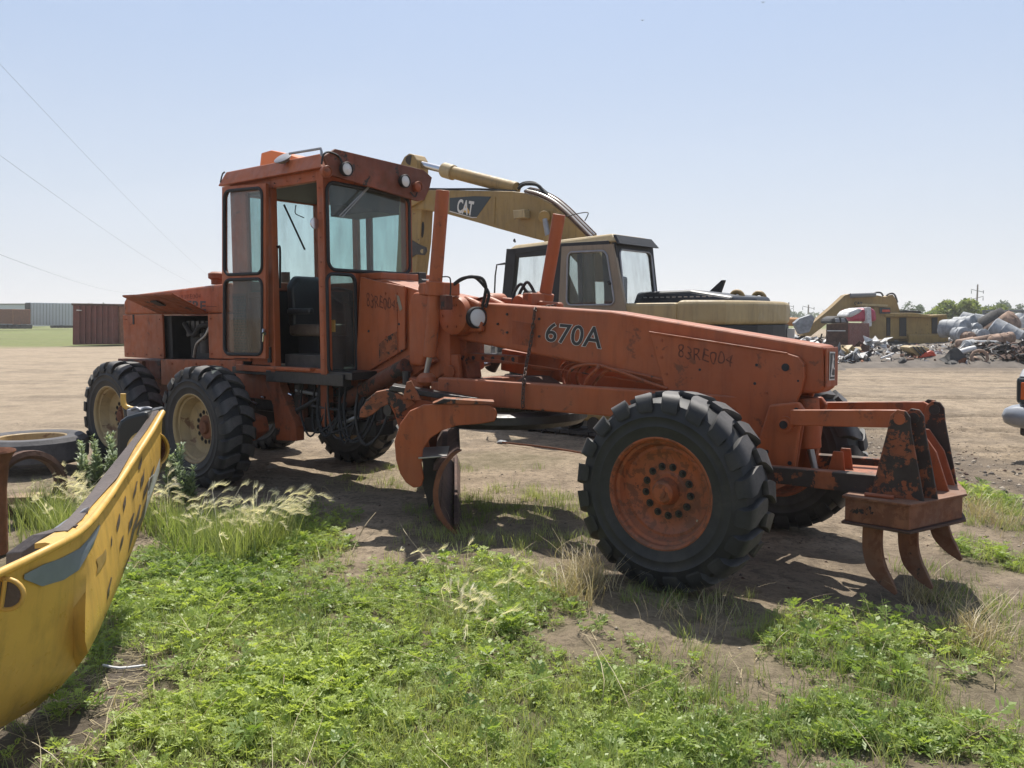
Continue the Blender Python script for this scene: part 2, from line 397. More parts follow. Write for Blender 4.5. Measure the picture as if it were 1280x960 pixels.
leafmat('leaf_weed',(.16,.245,.045),(.37,.45,.10),.5)
leafmat('leaf_grass',(.17,.235,.055),(.36,.39,.14),.45)
leafmat('leaf_dry',(.30,.24,.13),(.48,.40,.24),.3)
leafmat('leaf_plume',(.58,.54,.38),(.88,.82,.70),.5)
leafmat('leaf_silver',(.14,.20,.10),(.36,.42,.27),.4)
leafmat('leaf_tree',(.045,.085,.035),(.09,.14,.06),.3)
leafmat('leaf_bush',(.13,.18,.05),(.24,.28,.09),.4)
def ground_mat():
    m,t,b=newmat('ground_soil'); geo=t.nodes.new('ShaderNodeNewGeometry'); V=geo.outputs['Position']
    big=noise(t,V,.35,5,.6); mid=noise(t,V,2.2,7,.7); fine=noise(t,V,22,8,.75)
    col=mixn(t,ramp(t,big,.35,.65),(.39,.31,.22),(.325,.255,.18))
    col=mixn(t,ramp(t,mid,.42,.62,0,.85),col,(.20,.156,.108))
    col=mixn(t,mul(t,ramp(t,noise(t,V,7,8,.75,.3),.52,.60),.7),col,(.155,.12,.085))
    col=mixn(t,ramp(t,fine,.5,.62,0,.6),col,(.10,.078,.058))
    col=mixn(t,ramp(t,noise(t,V,60,6,.8),.62,.7,0,.7),col,(.36,.30,.23))
    def at(nm):
        a=t.nodes.new('ShaderNodeAttribute'); a.attribute_name=nm; return a.outputs['Fac']
    gcol=mixn(t,ramp(t,noise(t,V,1.2,6,.7),.3,.7),(.12,.155,.05),(.20,.20,.09))
    col=mixn(t,at('field'),col,gcol)
    und=mixn(t,ramp(t,fine,.3,.7),(.09,.10,.045),(.20,.17,.10))
    col=mixn(t,mul(t,at('turf'),ramp(t,mid,.3,.6,.5,.95)),col,und)
    dk=mixn(t,ramp(t,fine,.35,.65),(.075,.06,.048),(.19,.155,.12))
    pl=mixn(t,ramp(t,mid,.3,.7),(.37,.30,.22),(.32,.255,.185))
    col=mixn(t,mul(t,at('pale'),.5),col,pl)
    col=mixn(t,mul(t,at('dark'),ramp(t,mid,.3,.6,.55,1.)),col,dk)
    t.links.new(col,b.inputs['Base Color']); b.inputs['Roughness'].default_value=.95; b.inputs['Specular IOR Level'].default_value=.15
    bp=t.nodes.new('ShaderNodeBump'); bp.inputs['Strength'].default_value=1.; bp.inputs['Distance'].default_value=.045
    t.links.new(noise(t,V,16,9,.75),bp.inputs['Height']); t.links.new(bp.outputs[0],b.inputs['Normal'])
ground_mat()
# ------------------------------------------------------------------ value noise for terrain
def vnoise(x,y,seed=0):
    r=np.random.default_rng(seed).random((256,256))
    xi=np.floor(x).astype(int); yi=np.floor(y).astype(int); xf=x-xi; yf=y-yi
    xf=xf*xf*(3-2*xf); yf=yf*yf*(3-2*yf); g=lambda a,b:r[a%256,b%256]
    return (g(xi,yi)*(1-xf)+g(xi+1,yi)*xf)*(1-yf)+(g(xi,yi+1)*(1-xf)+g(xi+1,yi+1)*xf)*yf
def fbm(x,y,o=4,seed=0):
    s=0;a=.5
    for i in range(o): s=s+a*vnoise(x*2**i+17*i,y*2**i+5*i,seed+i); a*=.5
    return s
def ell(x,y,px,py,rx,ry,soft=.35,ang=0):
    """soft world ellipse about the ground point seen at px,py with radii given in the picture's pixels there"""
    c=gnd(px,py); RX=rx*c[1]/FPX; RY=abs(gnd(px,py-ry)[1]-gnd(px,py+ry)[1])/2
    d=np.sqrt(((x-c[0])/RX)**2+((y-c[1])/RY)**2)
    return np.clip((1+soft-d)/(2*soft),0,1)
def turf(x,y):
    m=np.zeros_like(x)
    for a in ((420,860,330,150),(240,770,150,110),(560,770,150,75),(300,690,110,60),(720,900,190,90),(620,960,420,60),(1080,805,130,42),
              (1110,900,110,40),(40,708,60,18),(60,668,60,18),(920,930,90,40),(1240,690,40,18),(1225,625,35,14),(1250,930,60,30)):
        m=np.maximum(m,ell(x,y,*a))
    for a in ((880,832,85,40),(1245,880,80,55),(1000,948,80,22),(1110,870,30,14),(690,800,30,14)): m=m*(1-.85*ell(x,y,*a,.5))
    return m
def sparse(x,y):
    m=np.zeros_like(x)
    for a in ((640,650,110,40),(650,725,110,32),(480,600,60,14),(620,575,90,12),(870,850,180,60),(1150,850,200,100),(1230,640,50,40),(840,760,120,30),(1240,760,60,60),(130,600,90,20),(560,640,50,14)):
        m=np.maximum(m,ell(x,y,*a)*.45)
    return m
def mulch(x,y): return np.maximum(ell(x,y,118,885,78,85,.35),ell(x,y,40,930,90,60,.3))
def height(x,y):
    near=np.clip(1-(y-3)/60,0,1)
    z=(fbm(x*.35,y*.35,4,3)-.47)*.10*near
    z+=(fbm(x*2.2,y*2.2,4,9)-.47)*.07*np.clip(1-(y-2)/24,0,1)
    z+=np.maximum(fbm(x*5,y*5,3,14)-.55,0)*.16*np.clip(1-(y-2)/16,0,1)
    z+=(fbm(x*9,y*9,3,21)-.44)*.022*np.clip(1-(y-2)/9,0,1)
    # ruts across the yard to the right
    for (x0,y0_,x1,y1,wd,dp) in ((1.5,15.2,14,12.4,.16,.09),(2.5,18.,16,16.6,.2,.08),(3,22.5,22,21.,.25,.06),(-14,17,-4,18,.2,.04),(-14,13.4,-4.5,12.4,.16,.04),(1,13.2,14,10.8,.14,.06),(4,26,30,24,.3,.07),(2,11.2,9,9.8,.12,.04)):
        t=np.clip(((x-x0)*(x1-x0)+(y-y0_)*(y1-y0_))/((x1-x0)**2+(y1-y0_)**2),0,1)
        d=np.hypot(x-(x0+t*(x1-x0)),y-(y0_+t*(y1-y0_)))
        z-=dp*np.exp(-(d/wd)**2)*(.6+.8*vnoise(x*1.5,y*1.5,5)); z+=dp*.5*np.exp(-((d-2*wd)/wd)**2)
    rough=np.clip(ell(x,y,1200,600,130,60,.5),0,1)
    z+=rough*(fbm(x*4,y*4,4,31)-.4)*.10
    flat=ell(x,y,840,720,150,60,.5)
    return z-.01
def build_ground():
    a=np.concatenate([np.linspace(-1,1,260)*9, ]);
    xs=np.concatenate([-16-np.geomspace(.1,1480,60)[::-1],np.linspace(-16,18,470),18+np.geomspace(.1,1480,60)])
    ys=np.concatenate([-60+0*np.arange(1),np.linspace(-8,1.6,14),np.linspace(1.7,9,190),np.linspace(9.05,32,180),32+np.geomspace(.15,1975,110)])
    X,Y=np.meshgrid(xs,ys); Z=height(X,Y); Z=np.where(Y>120,-.05,Z); Z=np.where(Y<0,-.02,Z)
    nx,ny=len(xs),len(ys); i=np.arange(ny-1)[:,None]*nx+np.arange(nx-1)[None]; f=np.stack([i,i+1,i+nx+1,i+nx],-1).reshape(-1,4)
    o=mk('ground',np.stack([X,Y,Z],-1).reshape(-1,3),f,M['ground_soil'],smooth=True); tag(o,kind='structure')
    def att(n,v):
        q=o.data.attributes.new(n,'FLOAT','POINT'); q.data.foreach_set('value',v.astype(np.float32).ravel())
    far=np.clip((Y-55)/25,0,1)
    field=np.maximum(np.where(X<-18,np.clip((Y-48-(fbm(X*.1,Y*.1,3,2)-.5)*12)/6,0,1),0),np.clip((Y-110)/40,0,1))
    att('field',field)
    att('turf',np.clip(turf(X,Y)+sparse(X,Y)*.9,0,1)*np.clip(.4+fbm(X*2,Y*2,3,7)*1.3,0,1))
    dk=np.maximum(np.maximum(mulch(X,Y)*.9,np.clip((fbm(X*.9,Y*1.6,5,66)-.52)*4,0,.35)),ell(X,Y,1190,590,125,60,.5)*np.clip(fbm(X*1.5,Y*1.5,4,8)*5-1.5,0,1))
    dk=np.maximum(dk,np.clip((X-6)/8,0,1)*np.clip((Y-24)/3,0,1)*np.clip(1-(Y-60)/10,0,1)*.9)
    for (x0,y0_,x1,y1) in ((1.5,15.2,14,12.4),(2.5,18.,16,16.6),(3,22.5,22,21.),(3,20.5,22,19.4),(-14,17,-4,18),(-14,13.4,-4.5,12.4),(-14,21,-5,22.4),(1,13.2,14,10.8),(4,26,30,24),(2,11.2,9,9.8),(3,24.3,30,22.6),(-16,28,-6,30),(-14,10.8,-5,10.2)):
        t=np.clip(((X-x0)*(x1-x0)+(Y-y0_)*(y1-y0_))/((x1-x0)**2+(y1-y0_)**2),0,1)
        d=np.hypot(X-(x0+t*(x1-x0)),Y-(y0_+t*(y1-y0_)))
        dk=np.maximum(dk,.95*np.exp(-(d/.20)**2)*np.clip(fbm(X*1.2,Y*3,3,4)*2.4-.45,0,1)*(1 if x0>0 else .6))
    att('dark',np.clip(dk,0,1))
    att('pale',np.clip(np.where(X<-3,1,0)*np.clip((Y-9)/3,0,1)+ .35*np.clip((Y-12)/6,0,1),0,1)*(1-field))
    return o
build_ground()
# ================================================================== MOTOR GRADER
gr=thing('motor_grader','faded orange motor grader with glass cab and rear-opening door, parked on dirt in the middle','motor grader',GO)
# ---- wheels
def tyre_geo(n=20,R=.611):
    prof=[(.06,.30),(.150,.335),(.165,.345),(.172,.39),(.177,.40),(.179,.41),(.175,.42),(.178,.46),(.183,.468),(.176,.478),(.172,.51),(.155,.548),(.12,.568),(.0,.575)]
    prof=prof+[(-t,r) for t,r in prof[-2::-1]]
    v,f=latheg((0,0,0),(0,1,0),prof,66)
    mb=MB().add(v,f)
    ys=[.004,.05,.10,.138,.166,.184,.1825]
    top=[R+.003,R+.003,R,R-.004,.588,.548,.497]; bot=[.56,.56,.555,.545,.53,.51,.495]
    off=[0,.006,.030,.055,.072,.080,.084]; wd=[.038,.044,.052,.058,.058,.052,.042]
    for s in(1,-1):
        for k in range(n):
            th=2*math.pi*(k+(.5 if s<0 else 0))/n; V_=[];
            jr=random.uniform(-.003,.002)
            for y,rt,rb,o_,w_ in zip(ys,top,bot,off,wd):
                for r_,dw in((rt+jr,-1),(rt+jr,1),(rb,1.15),(rb,-1.15)):
                    a=th+o_*1.5+dw*w_/.6
                    V_.append((r_*math.cos(a),s*y,r_*math.sin(a)))
            fs=[(0,1,2,3),(4*6,4*6+3,4*6+2,4*6+1)]
            for i in range(6):
                for j in range(4): fs.append((4*i+j,4*i+(j+1)%4,4*i+4+(j+1)%4,4*i+4+j))
            mb.add(V_,fs)
    return mb
def wheel_proto(name,rimmat,hubmat,nutr,nn,dish,hubp):
    w_=bpy.data.objects.new('wheel',None); COL.objects.link(w_); w_.parent=gr; WL[w_.name]=np.zeros(3)
    z=np.zeros(3)
    o=tyre_geo().build('tyre',M['tyre'],w_); smooth_by_angle(o,32)
    lathe('rim',z,(0,1,0),[(.120,.325),(.150,.345),(.160,.350),(.166,.345),(.166,.336),(.150,.322),(.125,.318),(.118,.300),(.09,.290),(.075,.280),(dish+.03,.262),(dish+.008,.232),(dish+.002,.205),(dish,.19),(dish+.004,.125),(dish+.008,.120),(dish+.008,.0)],M[rimmat],w_,56,30)
    lathe('rim',z,(0,1,0),[(-.120,.30),(-.160,.350),(-.166,.336),(-.15,.32),(-.08,.292),(-.02,.28),(-.02,.0)],M[rimmat],w_,40,30)
    lathe('hub',z,(0,1,0),hubp,M[hubmat],w_,32,30)
    v,f=cylg((0,0,0),(0,.022,0),.0165,.015,6); mb=MB().add(v,f)
    v,f=cylg((0,0,0),(0,.006,0),.024,.024,14); mb.add(v,f)
    v,f=cylg((0,.02,0),(0,.034,0),.008,.008,8); mb.add(v,f)
    first=None
    for k in range(nn):
        a=2*math.pi*(k+.3)/nn
        if first is None: nut=mb.build('wheel_nut',M['grease'],w_); first=nut
        else: nut=bpy.data.objects.new('wheel_nut',first.data); COL.objects.link(nut); nut.parent=w_
        nut.location=(nutr*math.cos(a),dish+.003,nutr*math.sin(a)); nut.scale=(1,.4 if dish<.02 else .8,1)
    v_=bpy.data.objects.new
    cyl('valve_stem',(-.15,dish,-.20),(-.155,dish+.03,-.205),.007,M['rod_dull'],w_,n=8)
    return w_
def place(w_,u,v,out,roll,lean=0,steer=0):
    p=G(u,v,0)-GO+U*.605
    phi=math.pi-GA if out>0 else -GA
    w_.location=p; w_.rotation_euler=(Matrix.Rotation(phi+steer,4,'Z')@Matrix.Rotation(lean,4,'X')@Matrix.Rotation(roll,4,'Y')).to_euler()
def copy_tree(o,parent):
    c=o.copy(); COL.objects.link(c); c.parent=parent
    for ch in list(o.children): copy_tree(ch,c)
    return c
wf=wheel_proto('wheel','rim_orange','rim_orange',.152,13,.045,[(.045,.122),(.052,.120),(.058,.110),(.058,.085),(.095,.078),(.125,.070),(.135,.055),(.135,.03),(.142,.028),(.142,0)])
place(wf,0,.962,1,.3); place(copy_tree(wf,gr),0,-.962,-1,1.1)
wr=wheel_proto('wheel','rim_cream','rust',.150,14,.0,[(.0,.120),(.012,.118),(.02,.10),(.02,.07),(.05,.062),(.055,.05),(.055,0)])
place(wr,-5.107,.962,1,.2); place(copy_tree(wr,gr),-5.107,-.962,-1,.5); place(copy_tree(wr,gr),-6.773,.962,1,.9); place(copy_tree(wr,gr),-6.773,-.962,-1,.1)
# ---- main box frame (gooseneck) from nose to arch
O_='orange'
def prism(name,uw,v0,v1,mat,parent=gr,**k): return slab(name,[G(a,v0,b) for a,b in uw],N*(v1-v0),mat,parent,**k)
prism('box_frame',[(-2.62,1.79),(-2.20,1.80),(-.95,1.715),(.632,1.475),(.645,1.20),(.60,1.17),(-.30,1.12),(-.60,1.19),(-1.3,1.32),(-2.62,1.50)],.125,-.125,M[O_],bevel=.022,segs=3)
for s in(1,-1):
    sp=[(-.60,1.56),(.42,1.425),(.49,1.405),(.525,1.36),(.53,1.27),(.51,1.18),(.40,.93),(.33,.72),(-.12,.70),(-.30,.92),(-.48,1.17)]
    pl=prism('side_plate',sp,s*.126,s*.165,M[O_],bevel=.008)
    for (a,b,r) in ((.405,1.335,.026),(.21,1.345,.010),(.20,1.22,.010),(-.20,1.30,.009),(.49,1.25,.007)):
        cyl('bolt_hole',G(a,s*.164,b),G(a,s*.169,b),r,M['black'],pl,n=14)
    prism('bead_strip',[(-.60,1.567),(.42,1.432),(.42,1.42),(-.60,1.555)],s*.165,s*.178,M[O_],bevel=.003)
prism('nose_plate',[(.642,1.465),(.652,1.465),(.655,1.21),(.645,1.21)],.118,-.118,M[O_],bevel=.003)
# emblem on the nose
e0=.6575
def gn(v,w,d=0): return G(e0+d,v,w)
eq=[gn(.075,1.255),gn(-.035,1.25),gn(-.035,1.435),gn(.075,1.44)]
em=slab('emblem',[quad(eq,*p) for p in((0,0),(1,0),(1,1),(0,1))],F*.002,M['white_print'],gr,bevel=0)
slab('emblem_field',[quad(eq,*p)+F*.002 for p in((.08,.05),(.92,.05),(.92,.95),(.08,.95))],F*.002,M['decal_black'],em,bevel=0)
dp=[(.15,.12),(.22,.30),(.30,.40),(.34,.55),(.42,.62),(.48,.78),(.42,.90),(.52,.84),(.56,.92),(.60,.84),(.66,.78),(.74,.74),(.70,.70),(.62,.70),(.62,.60),(.72,.46),(.86,.42),(.85,.38),(.70,.38),(.60,.46),(.46,.40),(.38,.28),(.30,.22),(.55,.16),(.85,.18),(.85,.13)]
me_=slab('emblem_figure',[quad(eq,*p)+F*.004 for p in dp],F*.0015,M['white_print'],em,bevel=0)
bm=bmesh.new(); bm.from_mesh(me_.data); bmesh.ops.triangulate(bm,faces=[f for f in bm.faces if len(f.verts)>4]); bm.to_mesh(me_.data); bm.free()
# 670A and hand-written number
fv=.127
def qv(pts,v): return [gv(x,y,v) for x,y in pts]
text('lettering','670A',qv([(682.2,426.4),(751,436),(751,409),(682.2,403)],fv),M['white_print'],gr,off=.030,shear=.15)
text('lettering','670A',qv([(682.2,426.4),(751,436),(751,409),(682.2,403)],fv+.0015),M['decal_black'],gr,off=.010,shear=.15)
text('handwriting','83RE004',qv([(847,447),(916,458.5),(916,442),(847,430)],.1665),M['marker_ink'],gr,off=-.006,shear=.1)
# ---- rear arch column in front of the cab
prism('arch_column',[(-3.63,1.10),(-3.63,2.03),(-3.30,2.03),(-2.78,1.90),(-2.55,1.86),(-2.50,1.55),(-2.50,1.22),(-2.75,1.10)],.235,-.235,M[O_],bevel=.012)
pc=slab('arch_side_plate',[gv(x,y,.27) for x,y in((450,346),(470,351),(506,358),(506,436),(497,442),(470,458),(450,472),(444,473))],N*-.03,M[O_],gr,bevel=.008)
slab('bare_patch',[gv(x,y,.272) for x,y in((474,430),(484,421),(496,414),(497,436),(486,446),(474,452))],N*.002,M['plate_black'],pc,bevel=0)
slab('tape_strip',[gv(x,y,.272) for x,y in((494.5,368),(499,370),(503,386),(500,389))],N*.002,M['beige_brown'],pc,bevel=0)
cyl('bolt_hole',gv(461,414,.269),gv(461,414,.275),.012,M['black'],pc,n=12)
text('handwriting','83RE004',qv([(458,384),(494,387.5),(494,374),(458,366)],.2735),M['marker_ink'],pc,off=-.006)
for a,b in((-3.08,1.62),(-3.12,1.40),(-3.05,1.38)): cyl('bolt_hole',G(a,.269,b),G(a,.274,b),.011,M['black'],pc,n=12)
prism('arch_post',[(-2.90,1.25),(-2.90,1.78),(-2.84,1.90),(-2.62,1.90),(-2.60,1.60),(-2.74,1.25)],.24,.34,M[O_],bevel=.03,segs=3)
prism('grease_patch',[(-2.935,1.30),(-2.935,1.55),(-2.905,1.60),(-2.905,1.25)],.24,.275,M['grease'])
for s in(1,-1):
    prism('arch_leg',[(-4.75,.92),(-4.75,1.12),(-3.9,1.12),(-3.25,1.22),(-2.75,1.42),(-2.62,1.30),(-3.0,1.10),(-3.6,.94)],s*.30,s*.20,M['orange_dirty'])
    cyl('arch_tube',gv(434,500,s*.36),gv(508,458,s*.36),.075,M['orange_dark'],gr,n=18)
prism('hinge_plate',[(-2.6,1.22),(-2.6,1.50),(-2.42,1.50),(-2.45,1.3),(-2.42,1.15),(-2.5,1.10)],.10,-.10,M['orange_dirty'])
prism('belly_plate',[(-2.62,1.10),(-2.62,1.35),(-2.42,1.36),(-2.40,1.18),(-2.42,1.02),(-2.5,1.0)],.22,.18,M[O_])
# hub covers beside the arch
for s in(1,-1):
    hb=lathe('swivel_housing',G(-2.43,s*.13,1.69),N*s,[(0,.17),(.10,.17),(.14,.16),(.155,.13),(.155,0)],M[O_],gr,32)
    for k in range(6):
        a=2*math.pi*k/6; c=G(-2.43,0,1.69)+F*.105*math.cos(a)+U*.105*math.sin(a)+N*s*.285
        v,f=cylg(c,c+N*s*.012,.012,n=6); mk('bolt',v,f,M['orange_dirty'],hb)
    prism('crank_arm',[(-2.60,1.55),(-2.62,1.80),(-2.36,1.86),(-2.20,1.80),(-2.18,1.55)],s*.125,s*.20,M[O_],bevel=.03,segs=3)
# ---- blade lift cylinders standing up through their saddles
def lift(topp,bot,rodend,s):
    ax=unit(topp-bot)
    c=cyl('lift_cylinder',bot,topp,.056,M[O_],gr,n=24,bevel=.006)
    cyl('piston_rod',rodend,bot,.024,M['rod_dull'],c,n=14)
    return c
lt,lb,lr=gv(553.5,238,.47),gv(537,446,.47),gv(532,471,.47)
lc=lift(lt,lb,lr,1)
lt2,lb2,lr2=gv(699,268,-.50),gv(676,400,-.52),gv(655,458,-.50)
lc2=lift(lt2,lb2,lr2,-1)
def saddle(P,ax,s):
    e=unit(np.cross(ax,N))
    o=cyl('lift_saddle',P-ax*.055,P+ax*.06,.080,M[O_],gr,n=20,bevel=.006)
    v,f=boxg(P-N*s*.14-e*s*0,N*.12,F*.05,U*.055); mk('saddle_arm',v,f,M[O_],o,bevel=.012)
    v,f=cylg(P-F*.12+N*s*.02-U*.0,P-F*.12-N*s*.1,.055,n=18); smooth_by_angle(mk('saddle_boss',v,f,M[O_],o))
    v,f=cylg(P-F*.135+U*.055+N*s*.03,P-F*.135+U*.055-N*s*.1,.03,n=14); smooth_by_angle(mk('saddle_pin',v,f,M['grease'],o))
    v,f=boxg(P-F*.06+U*.0,F*.08,N*.05,U*.05); mk('saddle_arm',v,f,M[O_],o,bevel=.01)
ax=unit(lt-lb); tt=gv(545,361,.47); saddle(lb+ax*np.dot(tt-lb,ax),ax,1)
ax2=unit(lt2-lb2); tt=gv(684,376,-.5); saddle(lb2+ax2*np.dot(tt-lb2,ax2),ax2,-1)
prism('valve_block',[(-2.36,1.74),(-2.36,1.86),(-2.29,1.86),(-2.29,1.74)],.50,.42,M['orange_dark'])
tube('guard_rod',[gv(553,346,.45),gv(560,346,.45),gv(563,350,.45),gv(563,366,.45),gv(561,374,.45)],.006,M['rubber'],gr,n=6)
# wires and hoses over the frame
for k,(a,b,c_) in enumerate((( (561,360),(592,346),(607,384)),((561,361),(600,347),(602,386)))):
    P=[gv(a[0],a[1],.30),gv(578,349-k,.26),gv(b[0],b[1],.22),gv(b[0]+12-k*5,b[1]+10,.18),gv(c_[0]+4,c_[1]-16,.16),gv(c_[0],c_[1],.15)]
    tube('hydraulic_hose',P,.014,M['rubber'],gr,n=8)
for k in range(2):
    tube('hydraulic_hose',[gv(641+k*4,382,-.3),gv(643+k*7,366,-.35),gv(651+k*7,355-k*2,-.38),gv(658+k*6,364-k*6,-.4),gv(670,370,-.42),gv(676,374,-.45)],.014,M['rubber'],gr,n=8)
# far-side swivel housings seen over the frame
for pc_ in ((618,378),(655,380)):
    c=gv(*pc_,-.38); lathe('link_boss',c,N,[(-.10,0),(-.10,.085),(.06,.085),(.09,.07),(.09,0)],M[O_],gr,24)
prism('far_link',[(-2.35,1.58),(-2.4,1.86),(-1.75,1.80),(-1.75,1.6)],-.34,-.42,M[O_],bevel=.02)
# round work lamp on frame
lc_=gv(594,397,.19)
lm=lathe('work_lamp',lc_-F*.0,F*.95+N*.32,[(-.075,0),(-.075,.04),(-.05,.078),(.0,.092),(.045,.092),(.05,.086),(.05,.078)],M['black'],gr,28)
lathe('lamp_lens',lc_,F*.95+N*.32,[(.036,.080),(.046,.070),(.052,.03),(.053,0)],M['lamp_glass'],lm,24)
cyl('lamp_bracket',lc_-U*.09-N*.01,lc_-U*.13-N*.05,.018,M['orange_dirty'],lm,n=10)
# ---- drawbar, circle, blade
def beam(name,a,b,hw,hh,mat,parent=gr,up=U,**k):
    d=unit(b-a); s_=unit(np.cross(d,up)); h_=np.cross(s_,d)
    return box(name,boxg((a+b)/2,(b-a)/2,s_*hw,h_*hh),mat,parent,**k)
dn=G(.38,0,.98)
beam('drawbar_leg',gv(552,487,.45),G(.25,.08,1.02)-U*.0,.06,.105,M[O_],bevel=.012)
beam('drawbar_leg',gv(632,449,-.50),G(.25,-.08,1.02),.06,.10,M[O_],bevel=.012)
beam('drawbar_crossbeam',G(-2.38,.5,1.06),G(-2.38,-.55,1.06),.10,.08,M['orange_dirty'],bevel=.012)
beam('drawbar_crossbeam',G(-1.55,.34,1.04),G(-1.55,-.36,1.04),.09,.05,M['orange_dirty'],bevel=.012)
lathe('drawbar_ball',G(.36,0,1.0),F,[(-.12,.0),(-.11,.05),(-.05,.1),(.0,.11),(.05,.1),(.11,.05),(.12,0)],M['grease'],gr,20)
# gear case on the circle
CC=G(-2.06,.02,0)
lathe('gear_case',CC+U*1.0+F*.25-N*.12,U,[(0,.0),(0,.22),(.10,.22),(.14,.17),(.18,.1),(.18,0)],M['rust_dark'],gr,24)
lathe('circle',CC,U,[(.80,.50),(.80,.66),(.84,.70),(.90,.70),(.92,.66),(.92,.50),(.80,.50)],M['grease'],gr,72)
mb=MB()
for k in range(60):
    a=2*math.pi*k/60; d=F*math.cos(a)+N*math.sin(a); e=-F*math.sin(a)+N*math.cos(a)
    v,f=boxg(CC+U*.86+d*.49,d*.02,e*.012,U*.035); mb.add(v,f)
mb.build('circle_teeth',M['grease'],gr)
# side-shift cylinder lying across
sa,sb=gv(560,462,.1),gv(622,453,-.45)
cyl('side_shift_cylinder',G(-2.5,.25,1.21),gv(590,458,-.15),.055,M[O_],gr)
cyl('piston_rod',gv(586,458,-.15),gv(617,453,-.42),.03,M['chrome'],gr,n=14)
cyl('rod_end',gv(613,461,-.42),gv(621,446,-.42),.06,M['grease'],gr,n=16)
prism('lock_bar',[(-2.62,1.30),(-2.62,1.37),(-1.9,1.35),(-1.9,1.28)],.05,-.05,M['orange_dirty'])
for k in range(6): cyl('bar_hole',G(-2.5+.11*k,.049,1.325),G(-2.5+.11*k,.054,1.325),.018,M['black'],gr,n=12)
prism('lock_bracket',[(-1.95,1.22),(-1.98,1.36),(-1.85,1.50),(-1.68,1.50),(-1.60,1.36),(-1.66,1.22)],-.20,-.26,M[O_],bevel=.015)
# lift ball joints
for (p_,s) in ((gv(533,474,.47),1),(lr2,-1)):
    lathe('ball_joint',p_,U,[(-.06,0),(-.055,.06),(-.02,.085),(.02,.08),(.05,.05),(.06,0)],M[O_],gr,20)
beam('ball_mount',gv(533,482,.47),gv(512,478,.45),.05,.05,M['orange_dirty'],bevel=.012)
cyl('mount_pin',gv(508,492,.5),gv(508,464,.5),.035,M['grease'],gr,n=16)
# circle lift arm, bracket and curved blade arms (rotated with the circle)
BD=unit(np.array([-.07,1,0])); BE=np.array([BD[1],-BD[0],0])   # along blade away, and forward
Bn=np.array([-.44,6.2,0])
def bp(px,py,k): return hit(px,py,Bn+BD*k,BD)
def carm(k,dx,name='blade_arm',mt='orange'):
    P0=[(620,512),(612,506),(585,505),(556,505),(530,506),(512,514),(500,530),(493,552),(495,575),(500,592),(507,603),(517,610),(527,608),(530,598),(527,580),(529,562),(538,548),(553,538),(572,532),(600,530),(618,527),(622,519)]
    P=[bp(x,y,.12)+BD*(k-.12)+np.array([dx,0,0]) for x,y in P0]
    return slab(name,P,BD*.05,M[mt],gr,bevel=.008)
carm(.12,0); carm(1.6,0)
slab('arm_flange',[bp(x,y,.10) for x,y in((540,504.5),(618,505.5),(618,502),(555,498.5))],BD*.16,M['orange_worn'],gr,bevel=.004)
# bracket with the hook shape
hk=[(449,522),(450,513),(458,500),(470,490),(484,487),(497,492),(512,497),(520,504),(508,512),(497,520),(494,512),(486,505),(477,509),(466,518),(458,522)]
slab('tilt_bracket',[bp(x,y,.40) for x,y in hk],BD*.08,M['orange_worn'],gr,bevel=.008)
slab('tilt_bracket',[bp(x,y,.42) for x,y in((484,500),(512,497),(546,503),(545,508),(520,512),(508,530),(500,540),(494,520))],BD*.05,M['orange_dirty'],gr,bevel=.006)
slab('gusset_plate',[bp(x,y,.35) for x,y in((508,478),(514,476),(527,501),(503,499))],BD*.05,M['orange_worn'],gr,bevel=.005)
slab('circle_shoe',[bp(x,y,.40) for x,y in((485,488),(540,497),(600,505),(600,498),(545,491),(490,482))],BD*.25,M['grease'],gr,bevel=.005)
cyl('tilt_cylinder',bp(484,513,.95),bp(520,508,1.2),.05,M['grease'],gr)
# mouldboard: curved plate; profile (e forward, z)
prof=[(.05,.665),(.0,.63),(-.07,.55),(-.115,.44),(-.13,.33),(-.115,.22),(-.06,.11),(.02,.03),(.05,-.01)]
prof=[(a.tolist()[0],a.tolist()[1]) for a in catmull([np.array([x,y]) for x,y in prof],4)]
def bpos(k,e,z): return Bn+BD*k+BE*e+np.array([0,0,z])
nb=len(prof); V_=[];Fc=[]
for k in(0.,3.3):
    for e,z in prof: V_.append(bpos(k,e,z))
    for e,z in prof: V_.append(bpos(k,e-.022,z+.004))
for i in range(nb-1):
    Fc+=[(i,i+1,2*nb+i+1,2*nb+i),(nb+i,3*nb+i,3*nb+i+1,nb+i+1),(i,nb+i,nb+i+1,i+1),(2*nb+i,2*nb+i+1,3*nb+i+1,3*nb+i)]
Fc+=[(0,2*nb,3*nb,nb),(nb-1,2*nb-1,4*nb-1,3*nb-1)]
smooth_by_angle(mk('mouldboard',V_,Fc,[M['rust_dark']],gr),45)
